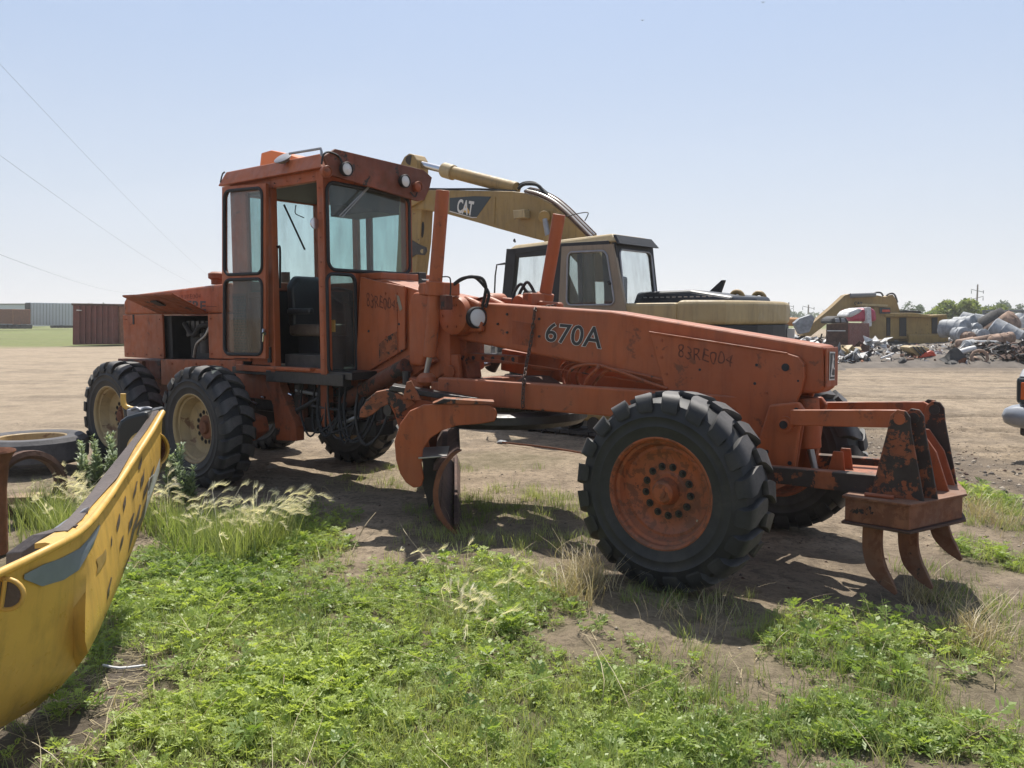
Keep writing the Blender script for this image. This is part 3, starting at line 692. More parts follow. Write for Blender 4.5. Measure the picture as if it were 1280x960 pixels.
# end bit (wear edge on near end) and cutting edge
eb=[(a,b) for a,b in prof]
V_=[];Fc=[]
for k in(-.012,0.045):
    for e,z in eb: V_.append(bpos(k,e+.012,z))
    for e,z in eb: V_.append(bpos(k,e-.028,z))
for i in range(nb-1):
    Fc+=[(i,i+1,2*nb+i+1,2*nb+i),(nb+i,3*nb+i,3*nb+i+1,nb+i+1),(i,nb+i,nb+i+1,i+1),(2*nb+i,2*nb+i+1,3*nb+i+1,3*nb+i)]
Fc+=[(0,2*nb,3*nb,nb),(nb-1,2*nb-1,4*nb-1,3*nb-1)]
smooth_by_angle(mk('end_bit',V_,Fc,[M['rust']],gr),45)
slab('cutting_edge',[bpos(.0,.0,.10),bpos(.0,.03,.10),bpos(0,.075,-.02),bpos(0,.05,-.02)],BD*3.3,M['rust_dark'],gr,bevel=0)
slab('slide_rail',[bpos(.05,-.10,.60),bpos(.05,-.02,.60),bpos(.05,-.10,.50),bpos(.05,-.16,.50)],BD*3.1,M['rust_dark'],gr)
slab('slide_rail',[bpos(.05,-.16,.20),bpos(.05,-.10,.20),bpos(.05,-.06,.11),bpos(.05,-.12,.11)],BD*3.1,M['rust_dark'],gr)
slab('blade_carrier',[bpos(.35,-.24,.58),bpos(.35,-.05,.58),bpos(.35,-.13,.45),bpos(.35,-.13,.25),bpos(.35,-.20,.14),bpos(.35,-.25,.35)],BD*.3,M['dark_metal'],gr)
slab('shim_plate',[bpos(.10,-.27,.585),bpos(.10,-.05,.60),bpos(.5,-.03,.61),bpos(.5,-.24,.60)],(0,0,.012),M['rod_dull'],gr,bevel=.002)
slab('blade_carrier',[bpos(1.9,-.30,.80),bpos(1.9,-.08,.80),bpos(1.9,-.13,.45),bpos(1.9,-.13,.25),bpos(1.9,-.28,.10),bpos(1.9,-.33,.35)],BD*.35,M['orange_dark'],gr)
# looped copper-coloured hoses above the drawbar
hp=[[(700,470),(704,456),(722,450),(745,452),(770,456),(800,466),(835,478)],[(706,482),(703,468),(712,456),(735,453),(765,458),(795,470),(830,482)],
    [(716,488),(709,474),(716,460),(738,455),(770,462),(800,474),(832,484)],[(733,490),(722,478),(722,464),(731,456),(760,459),(800,471),(832,480)],[(735,491),(742,480),(752,468),(764,462),(790,466),(832,476)],
    [(722,487),(712,478),(712,466),(722,458),(745,456),(775,465),(810,478),(834,486)],[(727,470),(738,458),(748,459),(734,474),(729,490)]]
for i,h_ in enumerate(hp): tube('hydraulic_hose',[gv(x,y,.02+.03*i-(.15 if j<2 else 0)) for j,(x,y) in enumerate(h_)],.013,M['orange_dirty'],gr,n=7)
# ---- front axle and scarifier
prism('axle_bolster',[(-.22,.50),(-.25,.74),(.30,.78),(.34,.50)],.24,-.24,M['orange_dirty'],bevel=.02)
beam('front_axle',G(0,-.80,.60),G(0,.80,.60),.10,.11,M['orange_dirty'],bevel=.02)
for s in(1,-1):
    prism('steering_knuckle',[(-.10,.42),(-.12,.74),(.12,.74),(.10,.42)],s*.70,s*.86,M['orange_dirty'],bevel=.02)
cyl('tie_rod',G(.18,-.8,.55),G(.18,.8,.55),.025,M['dark_metal'],gr)
for s in(1,-1):
    br=prism('scarifier_bracket',[(.33,1.09),(.52,1.12),(.56,1.07),(.53,.93),(.50,.66),(.38,.60),(.20,.60),(.26,.85)],s*.20,s*.245,M[O_],bevel=.012)
    lathe('pivot_boss',G(.44,s*.245,.97),N*s,[(0,.055),(.02,.055),(.02,.035),(.028,.03),(.028,0)],M[O_],br,24)
    cyl('pivot_pin',G(.44,s*.27,.97),G(.44,s*.282,.97),.026,M['grease'],br,n=16)
    for a,b in((.51,1.07),(.475,.72),(.32,.78)): cyl('bolt_hole',G(a,s*.244,b),G(a,s*.249,b),.014,M['black'],br,n=12)
    prism('bracket_leg',[(.40,.60),(.52,1.0),(.545,1.0),(.49,.60)],s*.20,s*.17,M['orange_dirty'],bevel=.005)
# lift cylinder of scarifier
cyl('scarifier_cylinder',gv(1012,560,.02),gv(1009,497,.02),.075,M[O_],gr,n=28,bevel=.008)
cyl('piston_rod',gv(1019,588,.02),gv(1012,556,.02),.022,M['rod_dull'],gr,n=14)
prism('rod_bracket',[(.66,.64),(.70,.80),(.76,.80),(.78,.64)],.09,.075,M[O_],bevel=.004); prism('rod_bracket',[(.66,.64),(.70,.80),(.76,.80),(.78,.64)],-.075,-.09,M[O_],bevel=.004)
# upper links, lower frame
for s in(1,-1):
    prism('upper_link',[(.50,.975),(.50,1.075),(1.14,1.115),(1.19,1.09),(1.19,1.03),(1.15,1.01)],s*.33,s*.29,M[O_],bevel=.006)
    prism('lower_frame_beam',[(.22,.60),(.22,.70),(1.05,.72),(1.05,.60)],s*.37,s*.28,M['plate_black'],bevel=.006)
prism('lower_cross_plate',[(.72,.655),(.72,.665),(1.02,.675),(1.02,.665)],.28,-.28,M['orange_dirty'],bevel=.002)
beam('lower_cross_beam',G(.30,.3,.62),G(.30,-.3,.62),.07,.06,M['orange_dirty'])
# upright plates carrying the block
uw=[(1.02,.61),(1.10,1.0),(1.115,1.09),(1.15,1.125),(1.195,1.12),(1.22,1.085),(1.23,1.0),(1.31,.60)]
for i,v in enumerate((.41,.30,-.26,-.38)):
    d=.05 if i in(1,2) else 0
    o=prism('upright_plate',[(a+d,b) for a,b in uw],v,v-.022,M['plate_black'],bevel=.004)
    cyl('plate_pin',G(1.165+d,v+.004,1.07),G(1.165+d,v-.03,1.07),.032,M['orange'] if i==0 else M['grease'],o,n=18)
prism('gusset_plate',[(1.12,.60),(1.14,.97),(1.20,.97),(1.29,.84),(1.37,.60)],.03,.005,M[O_],bevel=.004)
prism('gusset_plate',[(1.12,.60),(1.14,.95),(1.20,.95),(1.29,.82),(1.36,.60)],-.20,-.222,M['orange_dirty'],bevel=.004)
# v-shaped block: plan outline
plan=[(.88,.56),(.98,.52),(1.20,.52),(1.42,.08),(1.45,-.02),(1.42,-.30),(1.20,-.62),(.98,-.62),(.88,-.58),(.98,-.30),(1.15,-.10),(1.15,.12),(1.0,.35)]
plan=[(.90,.50),(1.26,.53),(1.44,.02),(1.42,-.06),(1.26,-.56),(.90,-.52)]
slab('scarifier_block',[G(a,b,.455) for a,b in plan],U*.135,M['block_rust'],gr,bevel=.004)
pl2=[(.885,.515),(1.27,.55),(1.465,.03),(1.44,-.08),(1.27,-.585),(.885,-.535)]
slab('block_flange',[G(a,b,.592) for a,b in pl2],U*.016,M['block_rust'],gr,bevel=.003)
slab('block_flange',[G(a,b,.437) for a,b in pl2],U*.016,M['rust_dark'],gr,bevel=.003)
cyl('latch_rod',G(1.0,.46,.618),G(1.16,.46,.618),.014,M['orange_dirty'],gr,n=10)
# curved ripper teeth
def tooth(u,v,dz=0,s=1.):
    cl=[(0,.46),(-.005,.36),(.0,.26),(.025,.17),(.075,.10),(.135,.03)]
    hwid=[.043,.043,.043,.042,.030,.007]
    C=catmull([np.array([a,b]) for a,b in cl],4); H=np.interp(np.linspace(0,1,len(C)),np.linspace(0,1,6),hwid)
    V_=[]
    for i,(c,h_) in enumerate(zip(C,H)):
        t=unit(C[min(i+1,len(C)-1)]-C[max(i-1,0)]); n_=np.array([-t[1],t[0]])
        for a_,b_ in((h_,.022),(h_,-.022),(-h_,-.022),(-h_,.022)):
            q=c+n_*a_*1.25; V_.append(G(u+q[0],v+b_*(1 if i<len(C)-3 else .6),q[1]+dz))
    Fc=[(0,1,2,3)]+[tuple(4*(len(C)-1)+j for j in(3,2,1,0))]
    for i in range(len(C)-1):
        for j in range(4): Fc.append((4*i+j,4*i+(j+1)%4,4*i+4+(j+1)%4,4*i+4+j))
    mk('ripper_tooth',V_,Fc,M['block_rust'],gr,bevel=.004)
tooth(1.05,.44,.02); tooth(1.20,.24,.03); tooth(1.30,-.05,.15); 
# ---- rear: hood, belly, tandems
hv=.43
hood=prism('engine_hood',[(-7.72,1.74),(-7.72,1.90),(-7.62,1.975),(-5.45,2.06),(-5.38,2.03),(-5.38,1.74)],hv,-hv,M[O_],bevel=.03,segs=3)
text('lettering','DEERE',qv([(214,388.3),(257,388),(257,376.8),(214,375.7)],hv+.0015),M['decal_black'],hood,off=.025)
slab('trim_line',[gv(258,383.5,hv+.001),gv(271,383.5,hv+.001),gv(271,382.8,hv+.001),gv(258,382.8,hv+.001)],N*.001,M['marker_ink'],hood,bevel=0)
text('handwriting','83RE004',qv([(226,374),(251,373),(251,366.5),(226,369)],hv+.0015),M['marker_ink'],hood,off=-.008)
prism('side_panel',[(-7.74,1.22),(-7.74,1.735),(-6.82,1.735),(-6.82,1.22)],hv+.005,hv-.02,M[O_])
prism('side_panel',[(-5.88,1.25),(-5.88,1.735),(-5.38,1.735),(-5.38,1.25)],hv+.005,hv-.02,M[O_])
prism('panel_latch',[(-7.50,1.62),(-7.50,1.74),(-7.46,1.74),(-7.46,1.62)],hv+.012,hv,M['black'])
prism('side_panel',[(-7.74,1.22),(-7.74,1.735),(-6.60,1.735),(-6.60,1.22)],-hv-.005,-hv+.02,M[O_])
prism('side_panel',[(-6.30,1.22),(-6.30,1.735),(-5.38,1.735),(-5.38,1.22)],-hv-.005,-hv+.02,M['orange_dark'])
mb=MB()
for i in range(9):
    v,f=boxg(G(-6.45,-hv,1.22+.057*i+.02),F*.16,N*.006,U*.012); mb.add(v,f)
for i in range(5):
    v,f=boxg(G(-6.60+.075*i,-hv,1.47),F*.01,N*.007,U*.26); mb.add(v,f)
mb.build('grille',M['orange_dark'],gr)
box('engine_block',gbox(-6.55,-5.9,-.25,.25,1.15,1.65),M['black'],gr)
for k in range(6): box('cylinder_head',gbox(-6.5+.1*k,-6.43+.1*k,.20,.33,1.48,1.66),M['grease'],gr)
cyl('oil_filter',G(-6.1,.33,1.3),G(-6.1,.33,1.52),.06,M['dark_metal'],gr); 
tube('coolant_hose',[G(-6.7,.2,1.6),G(-6.5,.34,1.62),G(-6.3,.36,1.5),G(-6.15,.36,1.6),G(-5.95,.3,1.62)],.03,M['rubber'],gr)
tube('coolant_hose',[G(-6.3,.36,1.25),G(-6.2,.38,1.4),G(-6.0,.39,1.5),G(-5.9,.36,1.68)],.018,M['rod_dull'],gr)
box('radiator_shroud',gbox(-7.0,-6.72,-.38,.38,1.2,1.72),M['black'],gr)
# raised flap
fl=[gv(152,371.5,.98),gv(208.5,364.5,.86),gv(249,394,hv+.02),gv(194,396.5,hv+.02)]
a1=G(-6.86,hv+.01,1.735); a2=G(-5.86,hv+.01,1.735)
fo=hit(153,371,a1,np.cross(a2-a1,hit(153,371,G(0,.95,0),N)-a1)); 
f1=hit(153,371,G(0,.98,0),N); f2=f1+(a2-a1)*1.02
slab('raised_flap',[a1,a2,f2,f1],U*.02,M['orange_dirty'],hood if False else gr,bevel=.004)
slab('flap_handle',[a1+(f1-a1)*.55+(a2-a1)*.42-U*.01,a1+(f1-a1)*.55+(a2-a1)*.55-U*.01,a1+(f1-a1)*.8+(a2-a1)*.55-U*.01,a1+(f1-a1)*.8+(a2-a1)*.42-U*.01],-U*.01,M['black'],gr,bevel=0)
# chassis rails
for s in(1,-1):
    prism('chassis_rail',[(-6.85,.92),(-6.85,1.215),(-5.35,1.245),(-4.95,1.22),(-4.75,1.05),(-4.75,.85)],s*.46,s*.30,M[O_],bevel=.008)
    prism('tandem_case',[(-6.95,.50),(-6.95,.72),(-6.0,.78),(-5.0,.74),(-4.72,.70),(-4.68,.55),(-4.9,.44),(-6.7,.44)],s*.74,s*.52,M['orange_dirty'],bevel=.03)
    prism('fender_brace',[(-4.86,1.20),(-4.66,1.20),(-4.30,.62),(-4.30,.48),(-4.62,.46),(-4.66,.80)],s*.50,s*.40,M['orange_dirty'],bevel=.006)
prism('rear_crossbeam',[(-7.86,.98),(-7.86,1.20),(-6.86,1.20),(-6.86,.98)],.46,-.46,M['orange_dark'],bevel=.01)
prism('tow_hitch',[(-7.3,.95),(-7.3,1.19),(-7.2,1.19),(-7.2,.95)],.50,.46,M['rust'])
beam('rear_axle',G(-5.94,-.6,.62),G(-5.94,.6,.62),.16,.16,M['grease'],bevel=.03)
box('transmission_case',gbox(-5.3,-3.9,-.28,.28,.70,1.12),M['grease'],gr,bevel=.03)
box('fuel_tank',gbox(-7.6,-6.0,-.30,.30,.72,1.18),M['orange_dark'],gr,bevel=.03)
# belly clutter under the cab
box('floor_beam',gbox(-4.6,-3.45,.52,.62,1.06,1.17),M['grease'],gr)
box('cab_floor',gbox(-5.2,-3.35,-.52,.60,1.12,1.19),M['grease'],gr)
for (a,b,c0,c1,vv,mt) in ((-4.62,-4.54,.72,1.14,.5,'orange_dirty'),(-4.42,-4.28,.66,1.10,.42,'orange_dark'),(-3.98,-3.86,.64,1.10,.45,'orange_dirty'),(-3.62,-3.5,.70,1.1,.3,'orange_dark')):
    box('cab_mount',gbox(a,b,vv-.06,vv,c0,c1),M[mt],gr)
for k in range(9):
    u0=-4.45+.14*k; box('valve_body',gbox(u0,u0+.08,.22,.34,.72+.04*random.random(),.95+.1*random.random()),M['grease' if k%2 else 'dark_metal'],gr)
beam('lower_shaft_guard',G(-4.7,.30,.62),G(-3.3,.26,.66),.12,.07,M['grease'])
for k in range(4):
    u0=-3.85+.11*k+.05*(k%2); d=.10+.05*k
    tube('hydraulic_hose',[G(u0,.46-.02*k,1.08),G(u0+.01,.47,.80),G(u0+.10,.47,.56-.01*k),G(u0+.28,.44,.62),G(u0+.36,.38,.85),G(u0+.38,.30,1.05)],.012,M['rubber' if k%3 else 'dark_metal'],gr,n=7)
rc=random.Random(12)
for k in range(16):
    u0=rc.uniform(-4.6,-3.35); w0=rc.uniform(.62,1.02); box('valve_body',gbox(u0,u0+rc.uniform(.05,.16),rc.uniform(.0,.25),rc.uniform(.30,.46),w0,w0+rc.uniform(.04,.12)),M[rc.choice(['grease','black','dark_metal','orange_dark','orange_dirty'])],gr,bevel=.008)
for k in range(12):
    u0=rc.uniform(-4.6,-3.4); w0=rc.uniform(.6,1.0); cyl('pipe_run',G(u0,rc.uniform(.3,.48),w0),G(u0+rc.uniform(.15,.5),rc.uniform(.3,.48),w0+rc.uniform(-.15,.2)),rc.uniform(.009,.022),M[rc.choice(['grease','rubber','orange_dark','dark_metal','rod_dull'])],gr,n=8)
for k in range(7):
    u0=rc.uniform(-4.5,-3.2); l_=rc.uniform(.2,.5); tube('hydraulic_hose',[G(u0,.42,1.05),G(u0+.02,.47,rc.uniform(.62,.8)),G(u0+l_*.5,.48,rc.uniform(.52,.66)),G(u0+l_,.44,rc.uniform(.7,.85)),G(u0+l_*1.1,.36,1.04)],rc.uniform(.008,.013),M['rubber'],gr,n=6)
for (p_,q_) in (((327,496),(331,497)),((316,502),(322,505)),((361,492),(365,494))): cyl('fitting',gv(*p_,.5),gv(*q_,.5),.012,M['chrome'],gr,n=8)
cyl('exhaust_stack',G(-5.45,-.28,2.0),G(-5.45,-.28,2.20),.05,M['rust_dark'],gr)
lathe('fuel_cap',gv(271,350,.3),U,[(-.05,0),(-.05,.06),(.0,.06),(.02,.09),(.07,.09),(.09,.05),(.09,0)],M['orange_dirty'],gr,16)
box('intake_bracket',gbox(-5.42,-5.36,.25,.34,2.02,2.22),M['orange_dirty'],gr)
# ---- cab
cv,cf=.62,-.50       # near and far sides
CU0,CU1=-5.12,-3.67  # rear and front
zt,zb=3.0,1.17
cab=G
def cq(a,b,c,d): return [a,b,c,d]
# near side: pillars and header (door opening), door is swung back
OR=M[O_]
def gb(name,u0,u1,v0,v1,w0,w1,mat=OR,**k): return box(name,gbox(u0,u1,v0,v1,w0,w1),mat,gr,**k)
gb('cab_pillar',-3.76,-3.67,.55,.62,1.15,3.02); gb('cab_pillar',-4.52,-4.44,.55,.62,1.15,3.0); gb('cab_pillar',-5.12,-4.86,.56,.615,1.25,3.0)
gb('cab_pillar',-5.12,-5.04,-.50,-.42,1.2,3.0); gb('cab_pillar',-3.76,-3.67,-.50,-.43,1.15,3.0); gb('cab_pillar',-4.50,-4.44,-.50,-.44,1.2,3.0)
gb('cab_header',-5.12,-3.67,.55,.615,2.92,3.02); gb('cab_header',-5.12,-3.67,-.50,-.44,2.92,3.02); gb('cab_header',-5.12,-5.06,-.44,.56,2.92,3.02)
gb('door_sill',-4.56,-3.86,.56,.66,1.185,1.215); gb('lower_rail',-5.12,-3.67,.55,.61,1.15,1.21); 
gb('cab_belt_rail',-5.12,-5.06,-.44,.56,1.98,2.06); gb('cab_belt_rail',-5.06,-3.74,-.50,-.45,1.98,2.06)
slab('rear_panel',[G(-5.10,.55,1.2),G(-5.10,-.44,1.2),G(-5.10,-.44,1.98),G(-5.10,.55,1.98)],F*.02,M['orange_dirty'],gr)
slab('side_lower_panel',[G(-5.06,-.49,1.2),G(-3.74,-.49,1.2),G(-3.74,-.49,1.98),G(-5.06,-.49,1.98)],N*.02,M['orange_dirty'],gr)
slab('window_pane',[G(-5.09,.56,2.06),G(-5.09,-.42,2.06),G(-5.09,-.42,2.92),G(-5.09,.56,2.92)],F*.005,M['glass_green'],gr,bevel=0)
slab('window_pane',[G(-5.04,-.47,2.06),G(-4.5,-.47,2.06),G(-4.5,-.47,2.92),G(-5.04,-.47,2.92)],N*.005,M['glass_green'],gr,bevel=0)
slab('window_pane',[G(-4.44,-.47,2.06),G(-3.76,-.47,2.06),G(-3.76,-.47,2.92),G(-4.44,-.47,2.92)],N*.005,M['glass_green'],gr,bevel=0)
slab('window_pane',[G(-4.86,.58,1.9),G(-4.52,.58,1.9),G(-4.52,.58,2.92),G(-4.86,.58,2.92)],N*.005,M['glass_green'],gr,bevel=0)
slab('side_lower_panel',[G(-4.86,.57,1.22),G(-4.52,.57,1.22),G(-4.52,.57,1.9),G(-4.86,.57,1.9)],N*.02,M['orange_dirty'],gr)
gb('cab_belt_rail',-4.86,-4.52,.555,.61,1.88,1.94)
mb=MB()
lv=slab('vent_panel',[G(-5.12,.616,1.27),G(-4.90,.616,1.27),G(-4.90,.616,1.93),G(-5.12,.616,1.93)],N*.008,M['maroon'],gr,bevel=0)
for i in range(23):
    for j in range(4):
        v,f=boxg(G(-5.09+.052*j+.02*(i%2),.626,1.29+.0275*i),F*.018,N*.003,U*.008); mb.add(v,f)
mb.build('vent_slots',M['black'],lv,)
# open door folded back along the side
dv=.70
D=[gv(277.5,447,dv),gv(332,448,dv),gv(332,229,dv),gv(277.5,234,dv)]
# split: upper window & lower window
up=[quad(D,0,.475),quad(D,1,.475),quad(D,1,1),quad(D,0,1)]
lo=[quad(D,0,0),quad(D,1,0),quad(D,1,.475),quad(D,0,.475)]
dr=bpy.data.objects.new('cab_door',None); COL.objects.link(dr); dr.parent=gr; WL[dr.name]=wloc(gr)
def window2(q,ins,r,ext,matf,parent,glass,seal=.016):
    o,inn=ring_panel('door_frame',q,ins,r,ext,matf,parent); e=np.asarray(ext,float)
    v,f=tubeg([p-unit(e)*seal*.1 for p in inn],seal,6,True); mk('window_seal',v,f,M['rubber'],parent,smooth=True)
    slab('window_pane',[p+e*.5 for p in inn],unit(e)*.005,glass,parent,bevel=0)
window2(up,(.06,.07,.03,.045),.08,-N*.035,OR,dr,M['glass_clear'])
window2(lo,(.06,.07,.045,.03),.08,-N*.035,OR,dr,M['glass_dark'])
cyl('door_handle',gv(330,413,dv+.01),gv(330,417,dv+.04),.022,M['chrome'],dr,n=12)
cyl('door_handle',gv(329.5,415,dv+.04),gv(328.5,427,dv+.04),.008,M['chrome'],dr,n=8)
cyl('door_hinge',G(-4.50,.64,2.85),G(-4.50,.64,2.95),.02,M['grease'],dr,n=10); cyl('door_hinge',G(-4.50,.64,1.25),G(-4.50,.64,1.4),.02,M['grease'],dr,n=10)
tube('grab_handle',[gv(344,452,.56),gv(344,335,.56),gv(345.5,311,.56),gv(348,309,.56),gv(350,313,.56),gv(350,360,.52)],.012,M['black'],gr,n=8)
# front: windscreen
uf=CU1
wsq=[gu(403,332,uf),gu(511,341,uf),gu(514,238,uf),gu(401,208,uf)]
wsq=[G(uf,.62,2.10),G(uf,-.50,2.10),G(uf,-.50,2.97),G(uf,.62,3.0)]
wsc,inn=ring_panel('windscreen_surround',wsq,(.035,.035,.02,.10),.09,-F*.03,OR,gr)
v,f=tubeg([p+F*.004 for p in inn],.017,6,True); mk('window_seal',v,f,M['rubber'],wsc,smooth=True)
slab('window_pane',[p-F*.015 for p in inn],F*.005,M['glass_green'],wsc,bevel=0)
# lower front window panel
lq=[G(uf,.62,1.15),G(uf,.245,1.15),G(uf,.245,2.10),G(uf,.62,2.10)]
lws,inn=ring_panel('lower_window_surround',lq,(.05,.05,.02,.02),.07,-F*.03,OR,gr)
v,f=tubeg([p+F*.004 for p in inn],.017,6,True); mk('window_seal',v,f,M['rubber'],lws,smooth=True)
slab('window_pane',[p-F*.015 for p in inn],F*.005,M['glass_dark'],lws,bevel=0)
slab('warning_sticker',[G(uf-.012,a,b) for a,b in((.555,1.55),(.50,1.55),(.50,1.66),(.555,1.66))],F*.002,M['panel_yellow'],lws,bevel=0)
slab('front_panel',[G(uf,.24,1.15),G(uf,-.5,1.15),G(uf,-.5,2.10),G(uf,.24,2.10)],-F*.03,OR,gr)
slab('dash_cowl',[G(uf,.20,2.035),G(uf,-.46,2.03),G(uf,-.46,2.10),G(uf,.20,2.10)],F*.30,OR,gr,bevel=.01)
box('side_lamp_housing',gbox(-3.50,-3.36,-.38,-.28,2.0,2.12),M['dark_metal'],gr)
# roof: near fascia slopes outward
ro=[G(-5.20,.68,3.0),G(-5.20,.62,3.155),G(-3.58,.62,3.155),G(-3.58,.68,3.03)]
rf=MB()
b0=[(-5.22,.69),(-3.60,.69),(-3.60,-.57),(-5.22,-.57)]; t0=[(-5.17,.62),(-3.68,.62),(-3.68,-.50),(-5.17,-.50)]
V_=[G(a,b,3.01) for a,b in b0]+[G(a,b,3.155) for a,b in t0]
rf.add(V_,[(0,1,2,3),(4,7,6,5),(0,4,5,1),(1,5,6,2),(2,6,7,3),(3,7,4,0)])
roof=rf.build('cab_roof',OR,gr,bevel=.012)
# front visor panel with lamps
vq=[(.69,3.10),(.55,3.19),(-.58,3.16),(-.70,3.10),(-.66,2.98),(-.58,2.86),(-.50,2.84),(.60,2.95)]
vis=slab('visor_panel',[G(-3.60,a,b) for a,b in vq],F*.03,M['visor_paint'],gr,bevel=.006)
for i,(px_,py_,mt) in enumerate(((405,215,'orange_dirty'),(430,212,'lamp_glass'),(503,227,'lamp_glass'),(519,234,'orange_dirty'))):
    c=gu(px_,py_,-3.565); r=.062 if mt=='lamp_glass' else .05
    h_=lathe('roof_lamp',c,F,[(-.01,0),(-.01,r*.8),(.01,r),(.05,r*1.05),(.055,r*.97),(.05,r*.9)],M['black' if mt=='lamp_glass' else 'orange_dirty'],gr,24)
    lathe('lamp_lens',c,F,[(.042,r*.92),(.052,r*.7),(.058,0)],M[mt],h_,24)
tube('lamp_wire',[gu(402,205,-3.55),gu(404,194,-3.56),gu(410,190,-3.56),gu(418,192,-3.56),gu(424,196,-3.56),gu(428,204,-3.55)],.009,M['rubber'],gr,n=6)
tube('lamp_wire',[gu(513,240,-3.55),gu(519,246,-3.54),gu(522,238,-3.54),gu(524,228,-3.55)],.007,M['rubber'],gr,n=6)
for a,b in(((463,231),(424,270)),((465,230),(427,272))): cyl('wiper_arm',gu(*a,uf+.045),gu(*b,uf+.025),.006,M['rod_dull'],gr,n=6)
cyl('wiper_motor',gu(464,228,uf-.0),gu(464,228,uf+.06),.02,M['black'],gr,n=10)
tube('roof_drain',[gv(275.5,228,.70),gv(278,218,.70),gv(281,215,.69)],.008,M['black'],gr,n=6)
# ceiling lining
box('headliner',gbox(-5.1,-3.72,-.46,.55,2.93,2.995),M['black'],gr)
slab('sun_visor',[G(-3.80,.50,2.74),G(-3.80,-.44,2.74),G(-3.76,-.44,2.93),G(-3.76,.50,2.93)],F*.01,M['black'],gr)
box('headliner_box',gbox(-4.44,-3.8,-.46,-.1,2.72,2.93),M['black'],gr)
box('cab_lining',gbox(-5.075,-5.06,-.43,.55,1.2,1.97),M['black'],gr); box('cab_lining',gbox(-5.05,-3.76,-.465,-.45,1.2,1.97),M['black'],gr); box('cab_lining',gbox(-4.86,-4.53,.54,.55,1.2,1.88),M['black'],gr); box('front_lining',gbox(-3.72,-3.705,-.45,.22,1.2,2.03),M['black'],gr)
# seat, column, consoles
st=[(.0,0)]
seatb=slab('seat_backrest',[G(-4.72,.26,1.60),G(-4.72,.27,2.02),G(-4.74,.18,2.12),G(-4.74,-.14,2.12),G(-4.72,-.23,2.02),G(-4.72,-.22,1.60)],F*.12+U*-.02,M['seat_vinyl'],gr,bevel=.04,segs=3)
box('seat_cushion',gbox(-4.70,-4.22,-.22,.26,1.50,1.62),M['seat_brown'],gr,bevel=.03)
box('seat_base',gbox(-4.62,-4.30,-.15,.20,1.19,1.50),M['black'],gr)
box('armrest',gbox(-4.62,-4.25,.28,.34,1.72,1.78),M['seat_vinyl'],gr,bevel=.02)
beam('steering_column',G(-3.85,.05,1.2),G(-4.0,.05,1.85),.05,.05,M['black'])
sw=catmull([G(-4.02,.05,1.88)+ (N*math.cos(a)+ (U*.5-F*.85)*math.sin(a))*.19 for a in np.linspace(0,2*math.pi,12,endpoint=False)],3,True)
v,f=tubeg(sw,.013,6,True); mk('steering_wheel',v,f,M['black'],gr,smooth=True)
for k in range(6): cyl('control_lever',G(-3.9+.02*k,-.25+.1*k,1.5),G(-4.0+.02*k,-.27+.1*k,1.92),.008,M['black'],gr,n=6)
box('side_console',gbox(-4.6,-3.8,-.42,-.26,1.2,1.75),M['black'],gr)
box('tool_box',gbox(-4.45,-3.9,.22,.5,1.19,1.33),M['dark_metal'],gr)
cyl('door_stay',gv(355,256,.1),gv(381,312,.0),.010,M['black'],gr,n=8)
tube('loose_wire',[gv(370,256,-.3),gv(369,266,-.3),gv(375,270,-.3),gv(380,272,-.3)],.006,M['rubber'],gr,n=5)
# far window mullions seen through the glass
box('cab_mullion',gbox(-4.30,-4.24,-.50,-.45,2.06,2.92),M['orange_dark'],gr)
mr=lathe('mirror',gu(393,276,-3.60)-N*.12-F*.15,F,[(0,0),(0,.05),(.012,.05),(.012,0)],M['chrome'],gr,16)
# beacon and wing mirror on roof
bb=[(324,208),(325.5,190),(338,186.5),(352,190),(378,198),(382,202),(350,206)]
bc=slab('roof_beacon',[gv(x,y+1,.30) for x,y in((323.5,212),(326,190),(338,186.5),(352,189.5),(376,197),(384,203),(384,212))],-N*.45,M['beacon_orange'],gr,bevel=.015)
box('beacon_base',gbox(-4.95,-4.2,-.2,.34,3.15,3.175),M['grey_metal'],gr)
mirr=gv(354,198,.66)
lathe('roof_mirror',mirr,unit(N*.62+U*.78+F*.1),[(-.03,0),(-.03,.05),(0,.085),(.008,.09),(.012,.08),(.012,0)],M['grey_metal'],gr,20)
tube('mirror_arm',[gv(362,192,.66),gv(380,189,.66),gv(401,185.5,.66),gv(402,190,.66),gv(402,195,.66)],.012,M['grey_metal'],gr,n=8,sm=0)
def bolts(lst,v,r=.011,s=1,par=gr,mat='orange_dirty'):
    for a,b in lst:
        vv,f=cylg(G(a,v,b),G(a,v+s*.010,b),r,n=6); mk('bolt',vv,f,M[mat],par)
bolts([(-.50,1.50),(-.50,1.38),(-.46,1.26),(.44,1.10),(.40,.98),(-.2,1.05),(.05,1.04),(.28,1.16)],.165)
bolts([(-1.95,1.70),(-1.95,1.55),(-1.62,1.52),(-1.62,1.66),(-2.05,1.62)],.125,mat='grease')
bolts([(-3.25,1.9),(-3.0,1.95),(-3.25,1.5),(-3.2,1.30),(-3.0,1.5)],.27)
bolts([(-7.66,1.26),(-7.2,1.26),(-6.88,1.26),(-6.88,1.68),(-7.66,1.68),(-5.82,1.30),(-5.44,1.30),(-5.82,1.68),(-5.44,1.68)],hv+.005,.009)
bolts([(-6.6,1.17),(-6.1,1.18),(-5.6,1.19),(-6.6,1.0),(-5.3,1.15)],.46,.014)
bolts([(a,2.96) for a in np.linspace(-4.95,-3.8,7)],.62,.006); bolts([(-3.715,b) for b in np.linspace(1.3,2.85,8)],.62,.006)
slab('cover_plate',[G(a,.1255,b) for a,b in((-1.90,1.46),(-1.66,1.43),(-1.66,1.62),(-1.90,1.65))],N*.004,M['orange_dirty'],gr,bevel=.002)
